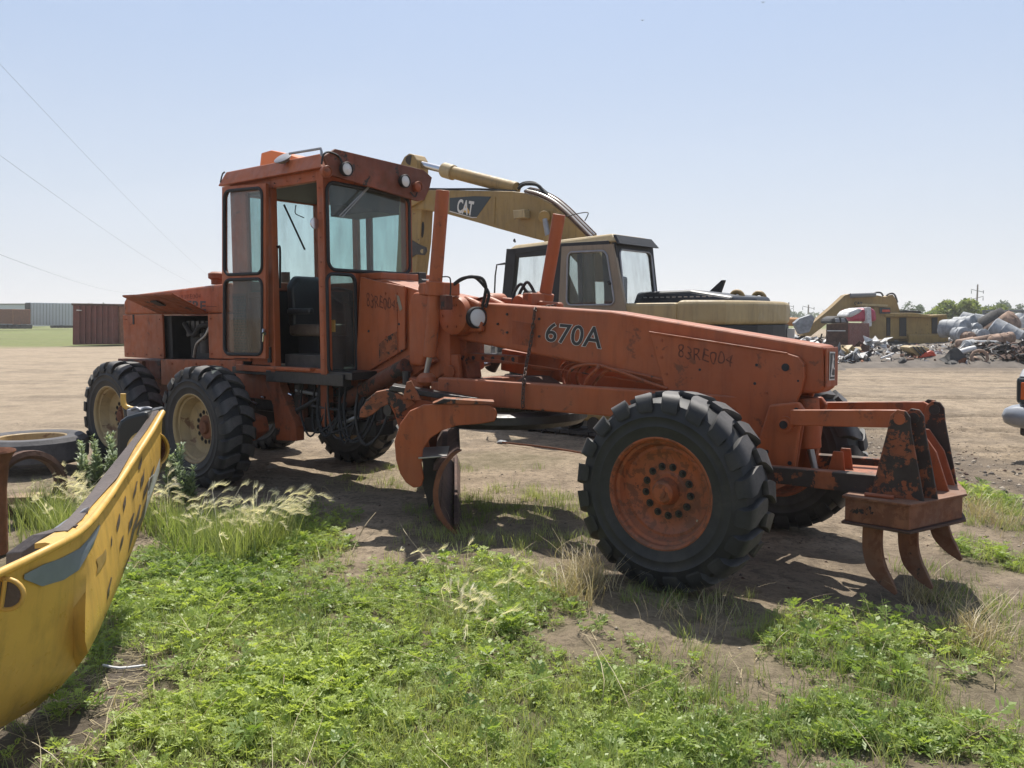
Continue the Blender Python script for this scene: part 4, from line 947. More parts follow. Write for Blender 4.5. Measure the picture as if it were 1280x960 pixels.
for (a0,b0,a1,b1,v_) in ((-.60,1.56,-.48,1.17,.128),(-.48,1.17,-.30,.95,.167),(-2.20,1.33,-.62,1.185,.127),(-3.10,1.32,-3.10,1.90,.272)):
    tube('weld_bead',[G(a0+(a1-a0)*q+.002*math.sin(q*90),v_,b0+(b1-b0)*q+.002*math.cos(q*70)) for q in np.linspace(0,1,22)],.005,M['orange_dirty'],gr,n=5,sm=0)
for (pts_,v_) in ((((690,418),(694,424),(697,436),(692,440)),.128),):
    pass
# ---- chain hung over frame and drawbar
ch=thing('chain','rusty steel chain looped over the grader frame just left of the black 670A','chain',G(-1.72,0,.95))
path=[gv(694,385,-.13)+U*.02,gv(680,384,.0),gv(671.5,385.5,.10),gv(668.5,388.5,.15),gv(667,400,.16),gv(663,430,.17),gv(658,455,.30),gv(655,476,.40),gv(653.5,500,.44),gv(654,514,.43)]
PP=catmull(path,30)
PP=np.array(PP); dl=np.concatenate([[0],np.cumsum(np.linalg.norm(np.diff(PP,axis=0),axis=1))])
def link_geo():
    P=[]
    for i in range(12):
        a=2*math.pi*i/12; P.append(np.array([.012*math.cos(a),0,.012*math.sin(a)+(.014 if math.sin(a)>0 else -.014)]))
    return tubeg(P,.0055,6,True)
v,f=link_geo(); lk=None; nl=int(dl[-1]/.036)
for i in range(nl):
    s_=(i+.5)*.036; p_=np.array([np.interp(s_,dl,PP[:,j]) for j in range(3)]); p2_=np.array([np.interp(s_+.01,dl,PP[:,j]) for j in range(3)])
    if lk is None: lk=mk('chain_link',v,f,M['chain_steel'],ch,smooth=True); WLc=wloc(ch); lk.data.transform(Matrix.Translation(Vector(WLc))); o=lk
    else: o=bpy.data.objects.new('chain_link',lk.data); COL.objects.link(o); o.parent=ch
    d=Vector(unit(p2_-p_)); o.location=Vector(p_-WLc)
    q=Vector((0,0,1)).rotation_difference(d); o.rotation_euler=(q.to_matrix().to_4x4()@Matrix.Rotation(math.pi/2*(i%2)+.3,4,'Z')).to_euler()
# ================================================================== YELLOW EXCAVATOR BEHIND THE GRADER
EO=np.array([2.14,12.38,0.]); EE=np.array([-.76,.65,0.]); EC=np.array([-.65,-.76,0.]); ZU=np.array([0,0,1.])
def X(r,c,z): return EO+r*EE+c*EC+z*ZU
def xc(px,py,c): return hit(px,py,EO+c*EC,EC)
def xr(px,py,r): return hit(px,py,EO+r*EE,EE)
ex=thing('excavator','dusty yellow crawler excavator with raised boom and beige cab, standing behind the orange grader','excavator',EO,)
def xbox(name,r0,r1,c0,c1,z0,z1,mat,par=ex,**k): return box(name,boxg(X((r0+r1)/2,(c0+c1)/2,(z0+z1)/2),EE*(r1-r0)/2,EC*(c1-c0)/2,ZU*(z1-z0)/2),M[mat],par,**k)
def xs(name,pts,c,th,mat,par=ex,**k): return slab(name,[xc(x,y,c) for x,y in pts],-EC*th,M[mat],par,**k)
boom=xs('boom',[(500,237),(530,237),(600,238),(640,239),(656,241),(672,246),(690,255),(706,268),(722,284),(738,300),(752,320),(762,350),(740,352),(722,330),(700,306),(667,298),(620,285),(600,279),(560,268),(530,262),(505,263)],.19,.38,'cat_yellow',bevel=.02)
xs('boom_lug',[(500,245),(512,237),(530,237),(527,250),(508,262)],.26,.5,'cat_yellow',bevel=.01)
dc=xs('decal',[(562,247.5),(592,245.2),(614,245.8),(604,260),(596,271),(590,271),(562,263)],.195,.003,'decal_navy',par=boom,bevel=0)
xs('decal_stripe',[(562,263.5),(590,271.5),(596,271.5),(596,272.2),(590,272.4),(562,264.5)],.197,.003,'white_print',par=boom,bevel=0)
xs('decal_triangle',[(576,264),(582.5,256.5),(588.5,267.5)],.199,.002,'panel_yellow',par=boom,bevel=0)
text('lettering','CAT',[xc(x,y,.2005) for x,y in((571,265),(590,269.5),(592.5,252.5),(573,249))],M['white_print'],boom,off=.03)
xs('boom_rib',[(616,246),(619,246),(618,280),(615,279)],.20,.01,'cat_yellow',bevel=0)
xs('boom_cap',[(672,268),(690,262),(700,268),(700,300),(668,297),(664,285)],.205,.02,'cat_yellow',bevel=.004)
stk=xs('stick',[(505,196),(511,191.5),(517,193),(521,200),(521,238),(527,262),(525,300),(519,350),(514,420),(506,480),(494,480),(491,420),(494,350),(497,300),(498,262),(495,240),(497,212)],.15,.30,'cat_yellow',bevel=.02)
xs('stick_bracket',[(514,300),(524,306),(531,309),(532,314),(529,319),(520,318),(514,322)],.17,.05,'dark_metal')
cyl('bracket_hole',xc(528,314,.175),xc(528,314,.18),.04,M['cat_pale'],ex,n=12)
cyl('stick_cylinder',xc(556,213,.0),xc(646,236,.0),.11,M['cat_yellow'],ex,n=20,bevel=.01)
cyl('cylinder_gland',xc(555,212.5,.0),xc(567,216,.0),.135,M['cat_pale'],ex,n=20,bevel=.01)
cyl('piston_rod',xc(513,202,.0),xc(556,213,.0),.062,M['chrome'],ex,n=16)
cyl('rod_pin',xc(513,200,.16),xc(513,200,-.16),.09,M['dark_metal'],ex,n=16)
for k in range(5):
    c=.17-.07*k
    tube('boom_pipe',[xc(x+k*1.6,y-k*.9-1,c) for x,y in((656,240),(672,244),(690,253),(706,266),(722,282),(738,298))],.026,M['rod_dull' if k%2 else 'rust_dark'],ex,n=6)
tube('hydraulic_hose',[xc(x,y,.02) for x,y in((648,236),(654,231),(664,230),(673,232),(680,240),(690,250),(702,261))],.028,M['rubber'],ex,n=7)
tube('hydraulic_hose',[xc(x,y,-.05) for x,y in((646,234),(655,229),(668,229),(677,236),(690,247),(706,262),(722,278))],.028,M['rubber'],ex,n=7)
tube('boom_pipe',[xc(x,y,.1) for x,y in((525,236),(560,236.5),(600,236.5),(645,239))],.02,M['dark_metal'],ex,n=6)
tube('hydraulic_hose',[xc(x,y,.1) for x,y in((523,268),(528,280),(527,295),(522,304))],.03,M['rubber'],ex,n=7)
cyl('lift_cylinder_boss',xc(680,271,.33),xc(680,271,.19),.095,M['cat_yellow'],ex,n=20,bevel=.01)
cyl('piston_rod',xc(681,274,.30),xc(686,300,.30),.045,M['grey_metal'],ex,n=14)
cyl('boom_cylinder',xc(685,296,.30),xc(720,380,.30),.085,M['cat_yellow'],ex,n=16)
lb_=xs('boom_lamp',[(641,263),(655,262),(656,272),(642,273)],.34,.14,'cat_pale'); 
tube('antenna',[xc(700,268,.2),xc(710,270,.2),xc(722,267,.2),xc(735,266,.2),(xc(731,276,.2))],.008,M['dark_metal'],ex,n=5)
# cab
CC_=1.36
ecab=bpy.data.objects.new('operator_cab',None); COL.objects.link(ecab); ecab.parent=ex; WL[ecab.name]=wloc(ex)
rb=xc(770,305,CC_); rr=float(np.dot(rb-EO,EE)); 
zt_=float(xc(740,293,CC_)[2]); rf_=float(np.dot(xc(634,306,CC_)-EO,EE)); zf_=float(xc(636,306,CC_)[2])
r_rear=float(np.dot(xc(786,370,CC_)-EO,EE))
# roof
V_=[X(rf_,CC_,zf_-.08),X(rr-.02,CC_,zt_-.12),X(rr-.02,.36,zt_-.12),X(rf_,.36,zf_-.08),X(rf_-.08,CC_-.08,zf_),X(rr+.10,CC_-.06,zt_),X(rr+.10,.42,zt_+.0),X(rf_-.1,.42,zf_+.02)]
mk('cab_roof',V_,[(0,1,2,3),(4,7,6,5),(0,4,5,1),(1,5,6,2),(2,6,7,3),(3,7,4,0)],M['cat_pale'],ecab,bevel=.03,segs=3)
dk='black'
xs('roof_side_band',[(640,311),(700,304),(760,300.5),(762,306),(704,309),(642,318)],CC_,.03,dk,par=ecab)
xs('front_pillar',[(633,311),(645,311),(638,385),(634,440),(622,440),(626,385)],CC_,.10,dk,par=ecab)
xs('mid_pillar',[(688,306),(704,305),(702,400),(686,400)],CC_-.01,.08,dk,par=ecab)
xs('window_header',[(640,312),(692,306),(692,318),(646,322)],CC_-.01,.06,dk,par=ecab)
slab('window_pane',[xc(x,y,CC_-.04) for x,y in((640,312),(692,306),(690,400),(632,400))],-EC*.005,M['glass_clear'],ecab,bevel=0)
# door
D=[xc(697,400,CC_+.02),xc(785,400,CC_+.02),xc(766,305,CC_+.02),xc(702,308,CC_+.02)]
o,inn=ring_panel('door_frame',D,(.13,.14,.20,.085),.09,-EC*.05,M['beige_brown'],ecab)
v,f=tubeg([p+EC*.004 for p in inn],.015,6,True); mk('window_seal',v,f,M['grey_metal'],ecab,smooth=True)
slab('window_pane',[p-EC*.02 for p in inn],-EC*.005,M['glass_dark'],ecab,bevel=0)
xs('door_lower_panel',[(697,400),(785,400),(786,462),(690,462)],CC_+.02,.05,'beige_brown',par=ecab)
xs('curtain_panel',[(727,318),(742,317),(744,380),(727,380)],CC_-.10,.02,'cat_pale',par=ecab)
xs('window_divider',[(721,315),(727,315),(728,381),(723,381)],CC_-.01,.02,'dark_metal',par=ecab)
xs('window_divider',[(752,313),(760,315),(768,378),(756,380)],CC_-.05,.02,'dark_metal',par=ecab)
cyl('door_handle',xc(760,352,CC_+.04),xc(763,355,CC_+.04),.02,M['black'],ecab,n=8)
# rear corner and window
RQ=[X(r_rear,CC_-.01,.95),X(r_rear,.38,.95),X(rr+.02,.38,zt_-.13),X(rr+.02,CC_-.01,zt_-.13)]
o,inn=ring_panel('rear_frame',RQ,(.08,.08,.52,.05),.08,EE*.05,M['black'],ecab)
v,f=tubeg([p-EE*.004 for p in inn],.014,6,True); mk('window_seal',v,f,M['grey_metal'],ecab,smooth=True)
slab('window_pane',[p+EE*.02 for p in inn],EE*.005,M['glass_clear'],ecab,bevel=0)
slab('roof_rear_band',[X(rr-.02,CC_+.005,zt_-.15),X(rr-.02,.35,zt_-.15),X(rr+.08,.40,zt_-.02),X(rr+.08,CC_-.04,zt_-.02)],-EE*.05,M['black'],ecab)
slab('far_side_frame',[X(rf_,.38,1.),X(r_rear,.38,1.),X(rr,.38,1.7),X(rf_,.38,1.7)],EC*.03,M['black'],ecab)
xbox('seat_backrest',rr+.25,rr+.38,.65,1.1,1.5,2.25,'seat_vinyl',par=ecab,bevel=.04)
for k in(0,1): tube('cab_handrail',[xc(x,y,CC_+.08) for x,y in((631,330-k),(621,331),(619,345),(617,400))],.012,M['dark_metal'],ecab,n=6,sm=0)
tube('antenna',[xc(644,303,CC_),xc(643,299,CC_),xc(642,302,CC_)],.012,M['black'],ecab,n=5)
# upper body, rear
mbz=float(xc(783,379,1.36)[2]); 
xbox('body_side',-1.1,rr+.2,.9,1.36,1.12,mbz-.0,'cat_pale',bevel=.04)
xbox('body_side_far',-1.1,1.9,-1.36,-.3,1.12,mbz,'cat_yellow',bevel=.04)
xbox('body_core',-1.2,1.6,-.9,.9,1.12,mbz-.1,'dark_metal')
plan=[(-1.08,1.36),(-1.30,1.30),(-1.62,1.02),(-1.80,.45),(-1.82,0),(-1.80,-.45),(-1.62,-1.02),(-1.30,-1.30),(-1.08,-1.36)]
zc=float(xc(850,377,1.36)[2])
slab('counterweight',[X(a,b,zc-.30) for a,b in plan],ZU*.32,M['cat_pale'],ex,bevel=.07,segs=4)
slab('counterweight_band',[X(a*.995,b*.99,zc-.72) for a,b in plan],ZU*.42,M['black'],ex,bevel=.01)
slab('white_plate',[X(-1.70,-.75,zc-.50),X(-1.60,-1.02,zc-.50),X(-1.60,-1.02,zc-.36),X(-1.70,-.75,zc-.36)],-EE*.09+EC*-.03,M['white_print'],ex,bevel=0)
hp_=[(-.05,.75),(-.9,.72),(-1.5,.6),(-1.58,0),(-1.5,-.7),(-.05,-.75)]
hv_=[X(a,b,mbz-.02) for a,b in hp_]+[X(a*.97-.03,b*.9,mbz+z_) for (a,b),z_ in zip(hp_,(.17,.19,.09,.09,.10,.17))]
mk('engine_hood',hv_,[(0,1,2,3,4,5),(6,7,10,11),(7,8,9,10)]+[(i,(i+1)%6,(i+1)%6+6,i+6) for i in range(6)],M['decal_black'],ex,bevel=.05,segs=3)
for k in range(12): xbox('hood_louvre',-.25-.09*k,-.30-.09*k,.752,.765,mbz+.08,mbz+.095,'rod_dull',bevel=0)
for c_ in(.15,-.55):
    P=[X(-1.35,c_,zc+.0)+(-EE*math.cos(a)*.09+ZU*(math.sin(a)*.10+.05)) for a in np.linspace(-.4,math.pi+.4,10)]
    tube('lifting_eye',P,.035,M['cat_yellow'],ex,n=8,sm=2)
slab('exhaust_pipe',[X(-.75,-.2,mbz+.15),X(-.95,-.2,mbz+.15),X(-1.02,-.2,mbz+.34),X(-.98,-.2,mbz+.34)],EC*.08,M['black'],ex,bevel=.01)
xbox('deck_rail',-1.8,1.9,1.28,1.40,1.00,1.12,'cat_yellow')
xbox('deck_plate',-1.3,1.9,-1.3,1.3,1.0,1.10,'dark_metal')
xbox('swing_bearing',-.6,.6,-.6,.6,.75,1.0,'grease')
xbox('car_body',-1.1,1.1,-.8,.8,.45,.8,'dark_metal')
# tracks
def track(c):
    pts=[]
    R_=.38; L_=1.65
    n1=13
    for i in range(n1): pts.append((-L_+2*L_*i/n1,.80,0))
    for i in range(5): a=math.pi/2-math.pi*i/5; pts.append((L_+R_*math.cos(a),.42+R_*math.sin(a),-(math.pi*i/5)))
    for i in range(n1): pts.append((L_-2*L_*i/n1,.04,math.pi))
    for i in range(5): a=-math.pi/2-math.pi*i/5; pts.append((-L_+R_*math.cos(a),.42+R_*math.sin(a),math.pi-math.pi*i/5))
    global shoe
    for (r_,z_,an) in pts:
        if 'shoe' not in globals() or shoe is None:
            v,f=boxg((0,0,0),np.array([.115,0,0]),np.array([0,.27,0]),np.array([0,0,.022])); mb=MB().add(v,f); v,f=boxg((.05,0,.03),(.012,0,0),(0,.27,0),(0,0,.03)); mb.add(v,f)
            o=mb.build('track_shoe',M['dark_metal'],ex); o.data.transform(Matrix.Translation(Vector(EO))); shoe=o
        else:
            o=bpy.data.objects.new('track_shoe',shoe.data); COL.objects.link(o); o.parent=ex
        o.location=Vector(X(r_,c,z_)-EO)
        o.rotation_euler=(Matrix.Rotation(math.atan2(EE[1],EE[0]),4,'Z')@Matrix.Rotation(-an,4,'Y')).to_euler()
    xbox('track_frame',-1.5,1.5,c-.14,c+.14,.2,.66,'cat_yellow' if c>0 else 'dark_metal',bevel=.03)
    for s in(-1,1): 
        lathe('sprocket',X(s*1.65,c-.12,.42),EC,[(0,0),(0,.30),(.24,.30),(.24,0)],M['dark_metal'],ex,20)
    for k in range(6): lathe('track_roller',X(-1.25+.5*k,c-.16,.16),EC,[(0,0),(0,.11),(.32,.11),(.32,0)],M['grease'],ex,14)
shoe=None
track(1.08); track(-1.08)
# ================================================================== YELLOW PANEL IN THE FOREGROUND
yp=thing('machine_panel','chipped yellow curved machine panel with grey decal, raised in the left foreground','machine panel',(-2.0,3.3,0))
st=[ # top px, bottom px, top depth, bottom depth
 ((-90,760),(-90,950),2.55,2.80),((-40,735),(-40,934),2.70,2.95),((0,715),(0,916),2.84,3.08),((40,696),(40,893),3.0,3.20),((70,681),(70,868),3.12,3.28),((95,667),(92,842),3.28,3.34),
 ((112,652),(106,823),3.45,3.22),((125,636),(118,800),3.62,3.33),((137,620),(130,772),3.78,3.48),((150,600),(144,740),3.95,3.68),((163,580),(158,705),4.12,3.88),((176,560),(172,668),4.3,4.1),((190,538),(186,628),4.5,4.33),((203,515),(200,585),4.7,4.58)]
rows=[]
for (t,b,yt,yb) in st:
    T=atY(*t,yt); B=atY(*b,yb); r=[]
    for k in range(9):
        q=k/8; p=T*(1-q)+B*q
        bulge=math.sin(math.pi*q)**.8*.035
        p=p+np.array([.35,-1,0])*bulge
        if q>.8: p=p+np.array([-.1,.35,0])*((q-.8)/.2)**2*.16
        r.append(p)
    rows.append(r)
def loft(name,rows,off,mat,parent,c0=0,c1=None,thick=None):
    V_=[p for r in rows for p in r]; m=len(rows[0]); n=len(rows); th=np.array(thick)
    V2=[p+th for p in V_]; N_=len(V_); f=[]
    for i in range(n-1):
        for j in range(m-1):
            a=(i*m+j,(i+1)*m+j,(i+1)*m+j+1,i*m+j+1); f.append(a); f.append(tuple(q+N_ for q in a[::-1]))
    for i in range(n-1):
        f.append((i*m,i*m+N_,(i+1)*m+N_,(i+1)*m)); f.append((i*m+m-1,(i+1)*m+m-1,(i+1)*m+m-1+N_,i*m+m-1+N_))
    for j in range(m-1):
        f.append((j,j+1,j+1+N_,j+N_)); k=(n-1)*m+j; f.append((k,k+N_,k+1+N_,k+1))
    return smooth_by_angle(mk(name,V_+V2,f,mat,parent),40)
loft('panel_face',rows,0,M['panel_yellow'],yp,thick=(-.01,.03,0))
# rolled rim along the top and inward flange
tube('panel_rim',[r[0]+np.array([.008,-.012,.004]) for r in rows],[.022]*5*0+[.020]*(13*4+1),M['panel_yellow'],yp,n=10,sm=4) if False else tube('panel_rim',[r[0]+np.array([.006,-.010,.0]) for r in rows],.016,M['panel_yellow'],yp,n=10,sm=4)
fl_=[]
for i,r in enumerate(rows):
    t_=r[0]; wdt=np.interp(i,[0,3,6,9,13],[.10,.11,.13,.125,.075]); fl_.append([t_,t_+np.array([-.85,.25,.02])*wdt*.5+np.array([0,0,.004]),t_+np.array([-.85,.25,-.03])*wdt])
loft('panel_flange',fl_[4:],0,M['panel_yellow'],yp,thick=(0,0,-.02))
# worn primer patches on the flange (own thickness)
rs=random.Random(4)
wr=[]
for i in range(5,len(rows)):
    e=fl_[i]; a=.42 if i<9 else .25; a+=rs.uniform(-.12,.15)
    wr.append([e[0]*(1-a)+e[2]*a+np.array([0,0,.012]),e[0]*.0+e[2]+np.array([0,0,.006])])
loft('primer_patch',wr,0,M['brown_primer'],yp,thick=(0,0,-.004))
# grey decal on the face
def face(s,t):
    i=min(int(s),len(rows)-2); a=s-i; k=t*8; j=min(int(k),7); b=k-j
    p=rows[i][j]*(1-a)*(1-b)+rows[i+1][j]*a*(1-b)+rows[i][j+1]*(1-a)*b+rows[i+1][j+1]*a*b
    return p
def facepx(px,py,lift=.006):
    best=None
    for s in np.linspace(0,12.99,131):
        for t in np.linspace(0,1,41):
            q=face(s,t); x,y=pix(q); d=(x-px)**2+(y-py)**2
            if best is None or d<best[0]: best=(d,q,s,t)
    d,q,s,t=best
    return q+np.array([.35,-.93,0])*(lift+.012)
def decal(name,pts,mat,lift=.004,n=6):
    # triangulated patch draped on the face
    tops,bots=pts
    R_=[]
    for a,b in zip(tops,bots):
        R_.append([facepx(a[0]*(1-q)+b[0]*q,a[1]*(1-q)+b[1]*q,lift) for q in np.linspace(0,1,n)])
    return loft(name,R_,0,mat,yp,thick=(-.001,.002,0))
decal('grey_decal',([(30,717),(55,706),(80,694),(100,683),(112,672),(121,660),(125,655)],[(31,722),(55,733),(80,723),(98,711),(108,698),(118,680),(124,660)]),M['grey_decal'])
decal('small_label',([(122,697),(129,691),(134,684)],[(122,716),(128,709),(133,698)]),M['far_yellow'],.005,3)
decal('white_label',([(187,598),(193,590),(201,572)],[(182,650),(188,628),(197,600)]),M['white_print'],.006,3)
for (a,b,w_) in (((176,630),(160,690),4),((186,600),(178,628),3),((165,690),(152,728),5),((172,600),(167,622),2.5),((181,585),(176,612),3),((150,640),(147,665),2.5),((158,618),(155,640),2.5),((140,720),(134,750),2),((148,732),(140,765),3),((188,612),(172,668),4),((172,672),(158,716),5),((158,715),(146,752),4),((146,755),(136,785),3),((193,582),(186,612),3),((168,640),(160,668),3),((155,668),(150,690),2.5),((141,668),(139,684),2),((178,570),(173,588),2.5),((132,765),(128,788),2),((180,640),(170,662),2.5),((150,600),(143,622),2.5)):
    (x0,y0_),(x1,y1)=a,b; n_=5; tp=[];bt=[]
    for i in range(n_):
        q=i/(n_-1); ww=w_*math.sin(math.pi*(q*.85+.08)); tp.append((x0+(x1-x0)*q-ww/2,y0_+(y1-y0_)*q)); bt.append((x0+(x1-x0)*q+ww/2,y0_+(y1-y0_)*q))
    decal('paint_chip',(tp,bt),M['brown_primer'],.003,2)
# oval port near the left edge
oc=facepx(17,737,.03)
P=[oc+np.array([math.cos(a)*.062,-.02,math.sin(a)*.055]) for a in np.linspace(0,2*math.pi,20,endpoint=False)]
v,f=tubeg(P,.009,8,True); mk('port_ring',v,f,M['panel_yellow'],yp,smooth=True)
slab('port_recess',P,(0,-.002,0),M['brown_primer'],yp,bevel=0)
cyl('port_bar',P[5]+np.array([.005,-.01,0]),P[14],.008,M['panel_yellow'],yp,n=8)
# round sleeve at the tip
sc0=atY(186.5,562,4.60)
lathe('sleeve',sc0,(-.86,.5,.0),[(-.04,.088),(-.05,.095),(-.04,.10),(.06,.10),(.06,.09),(.05,.085),(-.04,.085)],M['panel_yellow'],yp,28)
lathe('sleeve_lining',sc0,(-.86,.5,.0),[(-.03,.084),(.055,.084),(.055,.0)],M['rust'],yp,28)
# dark box behind the tip, latch and handle
slab('box_cover',[atY(x,y,4.62) for x,y in((145,600),(145,535),(149,526),(158,520),(172,516),(184,514),(186,600))],(-.02,.30,0),M['dark_plastic'],yp,bevel=.02)
slab('latch_bracket',[atY(x,y,4.72) for x,y in((158,512),(185,510),(184,519),(159,523))],(-.03,.10,.0),M['grey_metal'],yp,bevel=.006)
tube('latch_wire',[atY(x,y,4.75) for x,y in((163,511),(160,515),(168,519),(178,519),(188,516),(187,511),(178,512))],.012,M['black'],yp,n=7)
tube('latch_wire',[atY(x,y,4.72) for x,y in((164,512),(170,510),(176,513),(182,510),(190,511))],.009,M['grey_metal'],yp,n=7)
tube('latch_handle',[atY(x,y,4.8) for x,y in((154,492),(154,500),(156,507),(164,511),(178,514))],.016,M['panel_yellow'],yp,n=8,sm=4)
slab('inner_plate',[atY(x,y,3.35) for x,y in((28,690),(60,667),(100,655),(60,695),(28,705))],(-.1,.05,-.02),M['brown_primer'],yp,bevel=.003)
slab('inner_plate',[atY(x,y,3.55) for x,y in((60,668),(85,650),(112,633),(108,652),(80,672))],(-.05,.05,-.02),M['grey_metal'],yp,bevel=.003)
slab('shadow_foot',[np.array([-2.6,3.4,-.02]),np.array([-2.3,3.4,-.02]),np.array([-2.3,3.4,.3]),np.array([-2.6,3.4,.3])],(0,.4,0),M['black'],yp)  # added support block; its black colour stands in for shadow under the panel
# ================================================================== OLD TYRE, DRUM, RIM, TIMBER
def flat_tyre(c,R,h,name,label,cat,mat='old_tyre'):
    t=thing(name,label,cat,c)
    P=[(0,R*.62),(0,R*.9),(h*.15,R*.985),(h*.5,R),(h*.85,R*.985),(h,R*.9),(h,R*.66),(h*.93,R*.60),(h*.5,R*.58),(h*.07,R*.60),(0,R*.62)]
    lathe('carcass',c,(0,0,1),P,M[mat],t,56)
    return t
t=flat_tyre(np.array([-5.25,9.0,.10]),.56,.28,'discarded_tire','worn grey tyre lying flat with an orange rim behind the rusty pipe','tyre')
lathe('rim',np.array([-5.25,9.0,.12]),(0,0,1),[(.25,.345),(.24,.33),(.08,.31),(.05,.30),(.05,.12),(.05,0)],M['rim_cream'],t,40)
dr_=thing('rusty_pipe','rusty flared pipe standing upright at the left edge','pipe',(-3.66,5.75,0))
lathe('pipe_shell',(-3.66,5.75,0),(0,0,1),[(0,.075),(.45,.085),(.66,.105),(.72,.15),(.735,.165),(.725,.168),(.70,.15),(.64,.12),(.45,.10),(0,.09)],M['rust'],dr_,32)
o=lathe('old_wheel_rim',(-3.98,6.75,.285),unit((.80,-.6,.1)),[(-.07,.245),(-.06,.285),(-.03,.29),(0,.27),(.03,.29),(.06,.285),(.07,.245),(.05,.22),(-.05,.22),(-.07,.245)],M['rust_dark'],None,40)
tag(o,'thin rusty wheel ring standing on edge behind the upright pipe','wheel rim')
tb=MB(); 
a_=gnd(10,650,.0); b_=gnd(245,640,.0)
a_=np.array([-4.25,6.95,.13]); b_=np.array([-2.6,6.95,.13])
nseg=12
for s_ in range(nseg):
    pass
V_=[];Fc=[]
for i in range(nseg+1):
    q=i/nseg; c=a_*(1-q)+b_*q; j=lambda: rs.uniform(-.008,.008)
    for dy,dz in((-.09,-.035),(-.09,.035),(.09,.035),(.09,-.035)): V_.append(c+np.array([0,dy+j(),dz+j()]))
for i in range(nseg):
    for j in range(4): Fc.append((4*i+j,4*i+(j+1)%4,4*i+4+(j+1)%4,4*i+4+j))
Fc+=[(0,1,2,3),(4*nseg+3,4*nseg+2,4*nseg+1,4*nseg)]
tag(mk('timber_beam',V_,Fc,M['old_wood'],None,bevel=.006),'weathered timber beam lying low among foxtail grass, left of the rear wheels','timber')
tag(slab('timber_block',[np.array([-4.0,6.9,0]),np.array([-3.85,6.9,0]),np.array([-3.85,6.9,.095]),np.array([-4.0,6.9,.095])],(0,.2,0),M['old_wood'],None),'short dark timber block under the weathered beam','timber')
# ================================================================== BACKGROUND LEFT
def P_(px,py,Y): return atY(px,py,Y)
bc_=thing('brown_container','rusty brown corrugated container on the dirt at left, behind the grader','container',(-26.,50.,-.05))
slab('container_body',[P_(91,380,50),P_(142,381,50),P_(141.5,430.5,50),P_(90.5,431,50)],(4.0,6,0),M['maroon'],bc_,bevel=.03)
slab('top_rail',[P_(88.5,379,49.9),P_(144,380,49.9),P_(144,382.4,49.9),P_(89.5,381.8,49.9)],(4,6.2,0),M['rust_dark'],bc_,bevel=.02)
for x in(97,104,111,118,125,132,139): slab('corner_rib',[P_(x,382,49.88),P_(x+2.2,382,49.88),P_(x+2.2,430,49.88),P_(x,430,49.88)],(0,.12,0),M['maroon'],bc_,bevel=.01)
for k in range(5):
    q=P_(142,383,50)+np.array([.15+.8*k,.225+1.2*k,0]); w_=np.array([.35,.52,0])
    slab('side_rib',[q+np.array([.0,.0,0]),q+w_,q+w_-np.array([0,0,2.25]),q-np.array([0,0,2.25])],(.12,-.08,0),M['rust'],bc_,bevel=.01)
slab('stencil_mark',[P_(95.5,387,49.85),P_(102,387.5,49.85),P_(102,388.5,49.85),P_(95.5,388.3,49.85)],(0,.01,0),M['white_print'],bc_,bevel=0)
wt=thing('white_trailer','long white box trailer far off at left, beside the brown container','trailer',(-66,118,-.05))
slab('trailer_box',[P_(31.5,378,118),P_(92,379,118),P_(92,407,118),P_(31.5,406.5,118)],(0,2.5,0),M['white_trailer'],wt,bevel=.05)
slab('trailer_end',[P_(31.5,379,117.9),P_(38,378.5,117.9),P_(38,406.5,117.9),P_(31.5,406.3,117.9)],(0,-.1,0),M['junk_dark'],wt,bevel=0)
for x in range(42,92,4): slab('trailer_rib',[P_(x,379.4,117.95),P_(x+.4,379.4,117.95),P_(x+.4,406,117.95),P_(x,406,117.95)],(0,-.06,0),M['grey_metal'],wt,bevel=0)
for x in(62,70,78): slab('trailer_wheel',[P_(x,406.9,118),P_(x+5,406.9,118),P_(x+4.5,410,118),P_(x+.5,410,118)],(0,2.4,0),M['rubber'],wt,bevel=.1)
oc_=thing('orange_container','rusty container with bright orange end, at the left edge before the white trailer','container',(-68,112,-.05))
slab('container_side',[P_(-40,386,110),P_(16,386.5,110),P_(16,405,110),P_(-40,405,110)],(1,2.4,0),M['rust'],oc_,bevel=.05)
slab('container_end',[P_(16,386.3,110),P_(32,387,112),P_(32,389,112),P_(26,389,112),P_(26,406,112),P_(16,406,110)],(0,.1,0),M['far_orange'],oc_,bevel=0)
slab('dark_frame',[P_(26,389,112),P_(32,389,112),P_(32,407,112),P_(26,407,112)],(0,.1,0),M['far_steel'],oc_,bevel=0)
for x in(-30,-18,-6,4,13,22,30): slab('underframe_wheel',[P_(x-3,405.5,109.8),P_(x+3,405.5,109.8),P_(x+2.5,411,109.8),P_(x-2.5,411,109.8)],(0,1.5,0),M['rubber'],oc_,bevel=.1)
sh=thing('pale_shed','pale blue flat shed roof on the left horizon above the rusty container','shed',(-88,150,-.05))
slab('shed_wall',[P_(-60,380.5,150),P_(31,380,150),P_(31,408,150),P_(-60,408,150)],(0,10,0),M['white_trailer'],sh,bevel=0)
slab('shed_eave',[P_(-62,379.6,149.8),P_(32,379.4,149.8),P_(32,380.6,149.8),P_(-62,380.8,149.8)],(0,10.4,0),M['far_steel'],sh,bevel=0)
